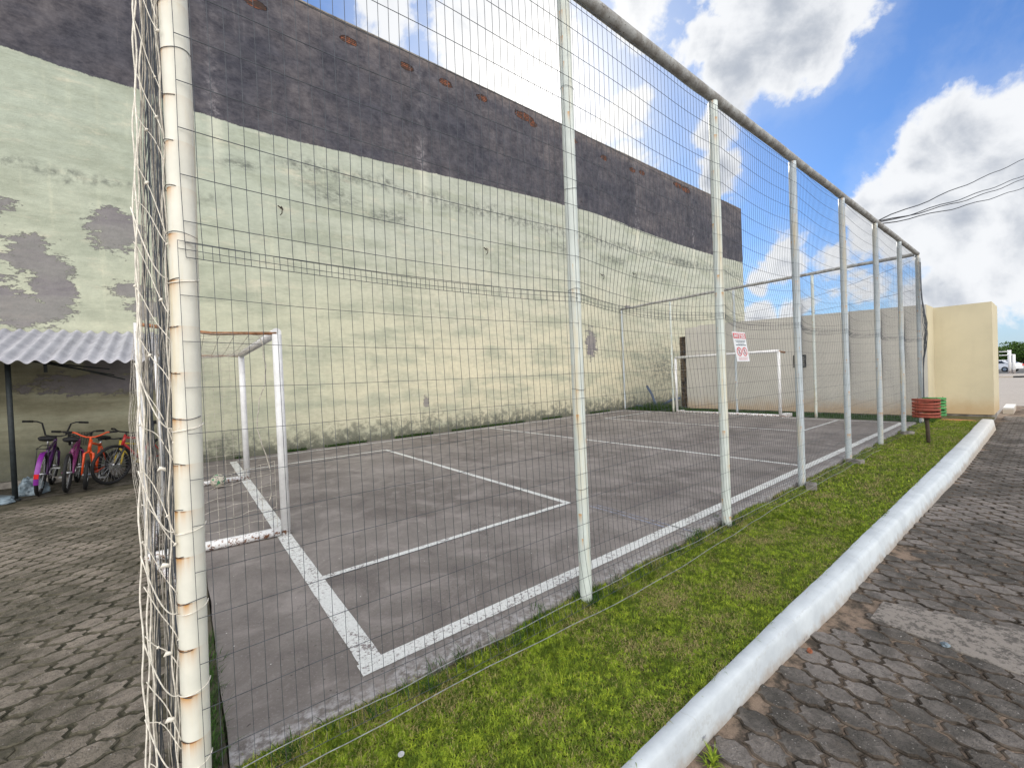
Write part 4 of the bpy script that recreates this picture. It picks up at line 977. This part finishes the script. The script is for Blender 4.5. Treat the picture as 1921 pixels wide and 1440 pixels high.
def bicycle(label, loc, heading, lean, R, frame_m, bar='riser', size=1., fork_m=None, bar_m=None, fender=None, basket=False, steer=0., rack=False, saddle_h=.92):
    """local x forward, origin on the ground under the bottom bracket"""
    root = empty('bicycle', loc, heading, label=label, cat='bicycle', group='bicycles parked under the shelter'); root.rotation_euler = (lean, 0, heading)
    s = size; fork_m = fork_m or frame_m; bar_m = bar_m or M['black_gloss']
    rear = Vector((-.46*s, 0, R)); front = Vector((.60*s, 0, R)); bb = Vector((-.02*s, 0, R*.86)); st = Vector((-.17*s, 0, .60*s+.1)); hd = Vector((.42*s, 0, .72*s+.08)); hb = Vector((.455*s, 0, .60*s+.08))
    def P(name, f, m, par=root): b = MB(); f(b); return b.build(name, m, par)
    SM = Matrix.Translation(hb) @ Matrix.Rotation(steer, 4, 'Z') @ Matrix.Translation(-hb)
    def wheel(c, mt):
        mx = mt
        w_ = P('wheel', lambda b: (b.ring(c, R*.90, .012, 'y', 36, 6, 0, mx), [b.tube([mx @ (Vector(c)+Vector((0, .03 if k % 2 else -.03, 0))), mx @ (Vector(c)+Vector((math.cos(k*math.pi/14)*R*.89, 0, math.sin(k*math.pi/14)*R*.89)))], .0018, 4, cap=False) for k in range(28)], b.tube([mx @ (Vector(c)+Vector((0, -.05, 0))), mx @ (Vector(c)+Vector((0, .05, 0)))], .02, 10)), M['chrome'])
        P('tyre', lambda b: b.ring(c, R-.022, .024, 'y', 40, 10, 0, mx), M['black'], w_)
    I = Matrix.Identity(4); wheel(rear, I); wheel(front, SM)
    def frm(b):
        for a, c, r in ((bb, st, .017), (bb, hb, .02), (st-Vector((0, 0, .03)), hd-Vector((0, 0, .02)), .017)): b.tube([a, c], r*s+.003, 12)
        b.tube([hd+Vector((-.01, 0, .03)), hb-Vector((-.01, 0, .03))], .023, 12)
        for q in (-1, 1): b.tube([bb+Vector((0, q*.03, 0)), rear+Vector((0, q*.06, 0))], .010, 8); b.tube([st+Vector((0, q*.02, -.05)), rear+Vector((0, q*.06, 0))], .009, 8)
        b.tube([bb+Vector((0, -.035, 0)), bb+Vector((0, .035, 0))], .028, 12)
    P('frame', frm, frame_m)
    def fork(b):
        b.tube([SM @ hb, SM @ (hb+Vector((.02, 0, -.06)))], .02, 10)
        for q in (-1, 1): b.tube([SM @ (hb+Vector((.012, 0, -.05))), SM @ (hb+Vector((.02, q*.055, -.08))), SM @ (front+Vector((0, q*.055, 0)))], [.016, .017, .012], 10)
    P('fork', fork, fork_m)
    def hbar(b):
        t = hd+Vector((-.01, 0, .07)); b.tube([SM @ hd, SM @ t], .015, 8)
        if bar == 'bmx': pts = [(0, -.06, 0), (0, -.12, .02), (-.03, -.17, .22), (-.05, -.23, .25), (-.09, -.38, .25)]
        elif bar == 'riser': pts = [(0, -.05, 0), (-.01, -.12, .03), (-.03, -.2, .08), (-.07, -.33, .09)]
        else: pts = [(0, -.04, 0), (.02, -.12, .0), (.02, -.2, .02), (-.03, -.32, .02)]
        L = [SM @ (t+Vector(p)*(s if bar != 'bmx' else 1)) for p in pts]; Rr = [SM @ (t+Vector((p[0], -p[1], p[2]))*1) if bar == 'bmx' else SM @ (t+Vector((p[0], -p[1], p[2]))*s) for p in pts]
        b.tube(L[::-1]+Rr, .012, 10)
    hbo = P('handlebar', hbar, bar_m)
    def grips(b):
        t = hd+Vector((-.01, 0, .07)); e = {'bmx': ((-.06, .27, .25), (-.09, .39, .25)), 'riser': ((-.045, .23, .083), (-.075, .34, .09)), 'flat': ((-.01, .24, .02), (-.035, .33, .02))}[bar]
        k = 1 if bar == 'bmx' else s
        b.tube([SM @ (t+Vector((p[0], gq*p[1], p[2]))*k) for p in e], .018, 10)
    for gq in (-1, 1): P('grip', grips, M['black'], hbo)
    sp = Vector((-.235*s, 0, saddle_h*s))
    P('seat_post', lambda b: b.tube([st, sp], .013, 8), M['chrome'])
    def sad(b):
        n = 12; prof = [(-.14, .085, -.01), (-.13, .10, .03), (-.06, .105, .035), (.02, .06, .03), (.09, .032, .028), (.15, .022, .02), (.165, .01, .0)]
        vs = []
        for (x, w_, z) in prof:
            for k in range(n):
                a = 2*math.pi*k/n; vs.append(sp+Vector((x, math.cos(a)*w_, z*.7+math.sin(a)*(.03 if math.sin(a) > 0 else .022))))
        b.add(vs, [(i*n+k, i*n+(k+1) % n, (i+1)*n+(k+1) % n, (i+1)*n+k) for i in range(len(prof)-1) for k in range(n)]+[list(range(n))[::-1], [(len(prof)-1)*n+k for k in range(n)]], 0, True)
    P('saddle', sad, M['black'])
    def crank(b):
        b.ring(bb+Vector((0, -.045, 0)), .085*s, .006, 'y', 24, 6)
        for q in (-1, 1):
            e = bb+Vector((q*.12*s, q*.075, q*-.10*s)); b.tube([bb+Vector((0, q*.05, 0)), e], .010, 8); b.box(e+Vector((-.04, min(0, q*.09), -.01)), e+Vector((.04, max(0, q*.09), .012)))
    P('crank', crank, M['chrome'])
    if fender:
        def fd(b):
            N = 14; vs = []
            for i in range(N):
                a = math.radians(60+140*i/(N-1)); 
                for (q, rr) in ((-.028, R+.012), (0, R+.024), (.028, R+.012)): vs.append(rear+Vector((math.cos(a)*rr, q, math.sin(a)*rr)))
            tq = len(vs); vs += [Vector(v)*1-(Vector(v)-rear).normalized()*.004 for v in vs]
            b.add(vs, [f for i in range(N-1) for k in range(2) for f in ((i*3+k, i*3+k+1, i*3+k+4, i*3+k+3), (tq+i*3+k+3, tq+i*3+k+4, tq+i*3+k+1, tq+i*3+k))], 0, True)
        P('mudguard', fd, fender)
        P('reflector', lambda b: b.box(rear+Vector((-R-.035, -.025, -.02)), rear+Vector((-R-.02, .025, .05))), M['red_lamp'])
    if rack: P('carrier', lambda b: (b.tube([rear+Vector((-.17, -.06, R+.08)), rear+Vector((.2, -.06, R+.1)), rear+Vector((.2, .06, R+.1)), rear+Vector((-.17, .06, R+.08)), rear+Vector((-.17, -.06, R+.08))], .006, 6), [b.tube([rear+Vector((-.12, q*.06, R+.08)), rear+Vector((0, q*.07, 0))], .005, 6) for q in (-1, 1)]), M['black_gloss'])
    if basket:
        def bk(b):
            c = SM @ (hd+Vector((.14, 0, .0)))
            for k in range(7):
                z = -.1+.035*k; w_ = .10+.02*k/6; b.tube([c+Vector((-w_, -w_*1.2, z)), c+Vector((w_, -w_*1.2, z)), c+Vector((w_, w_*1.2, z)), c+Vector((-w_, w_*1.2, z)), c+Vector((-w_, -w_*1.2, z))], .003, 4)
            for k in range(9):
                u = -1+2*k/8
                for q in (-1, 1): b.tube([c+Vector((u*.1, q*.12, -.1)), c+Vector((u*.12, q*.144, .11))], .0025, 4); b.tube([c+Vector((q*.1, u*.12, -.1)), c+Vector((q*.12, u*.144, .11))], .0025, 4)
        P('basket', bk, M['black_gloss'])
    return root
bicycle('dark purple bicycle with a tall black handlebar and violet mudguard, leftmost in the shelter', (-1.90, 8.18, .012), R_(92), R_(7), .33, M['purple'], 'bmx', .98, fender=M['violet'], rack=True, bar_m=M['black_gloss'], saddle_h=.88)
bicycle('pink and purple bicycle with a front basket, between the purple and orange ones', (-1.58, 8.10, .012), R_(91), R_(5), .31, M['pink'], 'riser', .95, basket=True, saddle_h=.86)
bicycle('small bright orange childrens bicycle with orange handlebar', (-1.33, 8.28, .012), R_(-96), R_(-6), .24, M['orange'], 'riser', .95, bar_m=M['orange'], fork_m=M['orange'], steer=R_(10), saddle_h=.78)
bicycle('red mountain bicycle with its large front wheel turned sideways', (-.74, 8.36, .012), R_(-122), R_(-8), .335, M['red'], 'flat', 1.0, fork_m=M['black_gloss'], steer=R_(-12), saddle_h=.95)
bicycle('small yellow bicycle half hidden behind the goal post', (-.78, 8.72, .012), R_(-118), R_(4), .27, M['yellow'], 'flat', .8, fork_m=M['yellow'], saddle_h=.85)

def heap(name, loc, sx, sy, sz, m, label, seed):
    bm = bmesh.new(); bmesh.ops.create_icosphere(bm, subdivisions=4, radius=1)
    for v in bm.verts:
        c = v.co.copy(); r_ = 1+.35*nz(c.x*1.6+seed, c.y*1.6, c.z*1.6)+.22*abs(nz(c.x*5+seed, c.y*5, c.z*5)); v.co = Vector((c.x*sx*r_, c.y*sy*r_, max(0, c.z+.25)*sz*r_))
    me = bpy.data.meshes.new(name); bm.to_mesh(me); bm.free(); me.materials.append(m); o = bpy.data.objects.new(name, me); COL.objects.link(o); o.location = loc
    return tag(o, label, 'rubbish', 'crumpled plastic sheets left by the shelter')
heap('plastic_sheet', (-2.35, 7.55, 0), .24, .17, .10, M['bag'], 'crumpled grey blue plastic sheet on the yard floor at the far left edge', 1)
heap('plastic_sheet', (-2.0, 8.0, .012), .16, .15, .20, M['bag'], 'crumpled plastic sack beside the dark shelter post', 5)

# ------------------------------------------------------------------ small litter
o = heap('fallen_nut', (2.81, -1.13, street_z(2.8)), .018, .013, .014, M['nut'], 'small brown nut husk lying by the foot of the white kerb', 3); o['category'] = 'nut'; del o['group']
mb = MB(); mb.tube([(.62, -.35, .0), (.62, -.35, .004)], .013, 20); o = mb.build('bottle_cap', simple('scuffed_white_cap', (.42, .43, .44), .6)); o.rotation_euler = (.0, .0, 0); o.location = (0, 0, .012); tag(o, 'white bottle cap lying in the grass at the bottom of the view', 'bottle cap')
o = heap('litter', (3.45, -1.62, street_z(3.45)+.004), .022, .018, .012, M['bag'], 'scrap of bluish foil on the edge of the concrete slab in the street', 8); o['category'] = 'litter'; del o['group']

# ------------------------------------------------------------------ power cables
def ray_pt(px, py, d): v = img_dir(px, py); return Vector((-.0233, -2.022, 1.55))+v*d
for i, (py, a, sag) in enumerate(((262, (10.75, 0, 4.30), .15), (282, (10.85, 0, 4.30), .55), (288, (10.95, 0, 4.30), .35), (312, (11.05, 0, 4.30), .45))):
    e = ray_pt(2050, py-30, 40); s0 = Vector(a); mb = MB()
    mb.tube([s0.lerp(e, t)-Vector((0, 0, sag*4*t*(1-t)))+Vector((0, .02*math.sin(t*60+i), .02*math.sin(t*50+i))) for t in np.linspace(0, 1, 40)], .011, 5)
    o = mb.build('power_cable', M['cable']); tag(o, ['topmost of the four black cables running from the fence rail to the upper right', 'second from the top of the black cables above the cream wall', 'third from the top of the black cables above the cream wall', 'lowest of the four black cables above the cream wall'][i], 'cable', 'overhead cables')

# ------------------------------------------------------------------ far street
mb = MB(); mb.add([(72, -80, -.292), (100, -80, -.292), (100, 60, -.292), (72, 60, -.292)], [(0, 1, 2, 3)]); tag(mb.build('road', M['asphalt']), kind='structure')
mb = MB()
for k in range(-40, 30): mb.box((58, k*1.2, -.3), (58.25, (k+1)*1.2-.004, -.17), k % 2)
tag(mb.build('far_kerb', [M['kerb'], M['black']]), kind='structure')
mb = MB(); mb.box((20.5, -1.3, -.3), (22.2, -1.08, -.06)); o = mb.build('kerb_stone', M['kerb']); tag(o, 'short white kerb stone behind the cream wall block', 'kerb stone')
def car(loc, rz):
    c = empty('parked_car', loc, rz, label='white parked car half hidden behind the cream wall', cat='car')
    prof = [(-2.1, .35), (-2.15, .7), (-2.05, .95), (-1.75, 1.05), (-1.2, 1.42), (-.2, 1.48), (.6, 1.40), (1.2, 1.0), (1.9, .85), (2.15, .6), (2.1, .32)]
    mb = MB(); n = len(prof); vs = [(x, -.85+.0, z) for x, z in prof]+[(x, .85, z) for x, z in prof]
    vs = [(x, y*(1 if z < 1.06 else .82), z) for x, y, z in vs]
    mb.add(vs, [list(range(n)), list(range(n, 2*n))[::-1]]+[(i, n+i, n+(i+1) % n, (i+1) % n) for i in range(n)], 0, False); mb.build('body', M['car_white'], c)
    mb = MB()
    for q in (-1, 1): y = q*.735; mb.add([(-1.35, y*1.12, 1.08), (-1.0, y, 1.36), (.45, y, 1.34), (.95, y*1.12, 1.06)], [(0, 1, 2, 3)])
    mb.add([(-1.76, -.62, 1.09), (-1.24, -.58, 1.40), (-1.24, .58, 1.40), (-1.76, .62, 1.09)], [(0, 1, 2, 3)])
    mb.add([(1.24, -.62, 1.03), (.64, -.58, 1.37), (.64, .58, 1.37), (1.24, .62, 1.03)], [(3, 2, 1, 0)]); mb.v = [(a*1.012, b*1.012, z+.012) for a, b, z in mb.v]; mb.build('window', M['glass'], c)
    for x in (-1.35, 1.35):
        for q in (-1, 1):
            w_ = MB(); w_.tube([(x, q*.70, .32), (x, q*.87, .32)], .32, 20); wo = w_.build('wheel', M['black'], c); w_ = MB(); w_.tube([(x, q*.86, .32), (x, q*.878, .32)], .19, 14); w_.build('rim', M['chrome'], wo)
    for q in (-1, 1): mb = MB(); mb.box((-2.17, q*.72-.11, .68), (-2.08, q*.72+.11, .92)); mb.build('tail_light', M['red_lamp'], c)
P_ = ray_pt(1868, 676, 82)
car((P_.x, P_.y, -.29), R_(62))
P_ = ray_pt(1868, 676, 74); 
gt = empty('gate_frame', (86, 0, -.29), label='white tubular gate frame standing beside the parked car', cat='gate')
g0, g1 = ray_pt(1894, 676, 72), ray_pt(1903.5, 676, 72); gb = ray_pt(1874, 676, 72)
for p_, rr, hh in ((g0, .14, 2.3), (g1, .07, 1.8), (g0.lerp(g1, .75), .10, 1.75)): mb = MB(); mb.tube([(p_.x, p_.y, -.29), (p_.x, p_.y, hh)], rr, 10); lp(mb.build('post', M['goal']), gt)
for z in (1.75, 2.15): mb = MB(); mb.tube([(gb.x, gb.y, z), (g0.x, g0.y, z)], .05, 8); lp(mb.build('rail', M['goal']), gt)
mb = MB(); mb.tube([(g0.x, g0.y, 1.78), (g1.x, g1.y, 1.78)], .05, 8); lp(mb.build('rail', M['goal']), gt)

def tree(name, px, dist, h, wd, label):
    b = ray_pt(px, 676, dist); t = empty(name, (b.x, b.y, -.29), label=label, cat='tree', group='trees beyond the far road')
    mb = MB(); mb.tube([(0, 0, 0), (.1, .05, h*.35), (-.1, .1, h*.6)], [.28, .2, .12], 10)
    for k in range(7):
        a = k*.9; mb.tube([(.08, .05, h*(.25+.04*k)), (math.cos(a)*wd*.3, math.sin(a)*wd*.3, h*(.45+.05*k))], [.09, .03], 6)
    mb.build('trunk', M['bark'], t)
    n = 5200; cen = []
    for k in range(26):
        a = random.uniform(0, 6.283); r_ = wd*.42*math.sqrt(random.random()); zz = h*random.uniform(.18, .82)*(1-.25*r_/wd); cen.append((math.cos(a)*r_, math.sin(a)*r_, zz, random.uniform(.14, .24)*h))
    cen = np.array(cen); c = cen[rng.integers(0, len(cen), n)]; dr = rng.normal(size=(n, 3)); dr /= np.linalg.norm(dr, axis=1)[:, None]
    p = c[:, :3]+dr*(c[:, 3]*rng.uniform(.6, 1.05, n))[:, None]*np.array([1.2, 1.2, .8]); p = p[p[:, 2] > .1]; n = len(p)
    a1 = rng.normal(size=(n, 3)); a1 /= np.linalg.norm(a1, axis=1)[:, None]; a2 = np.cross(a1, rng.normal(size=(n, 3))); a2 /= np.linalg.norm(a2, axis=1)[:, None]; s_ = rng.uniform(.07, .17, n)[:, None]
    V = np.stack([p-a1*s_, p+a2*s_*.6, p+a1*s_, p-a2*s_*.6], 1).reshape(-1, 3); F = np.arange(n*4).reshape(-1, 4)
    npmesh('crown', V, F, M['leaf'], t)
tree('bushy_tree', 1888, 108, 4.2, 7, 'low rounded green tree behind the parked car')
tree('bushy_tree', 1917, 104, 4.8, 8, 'bushy green tree at the right edge of the view beyond the road')
tree('bushy_tree', 1960, 104, 4.6, 8, 'bushy green tree beyond the right edge behind the road')
tree('bushy_tree', 1858, 112, 4.4, 8, 'green tree mostly hidden behind the cream wall block')
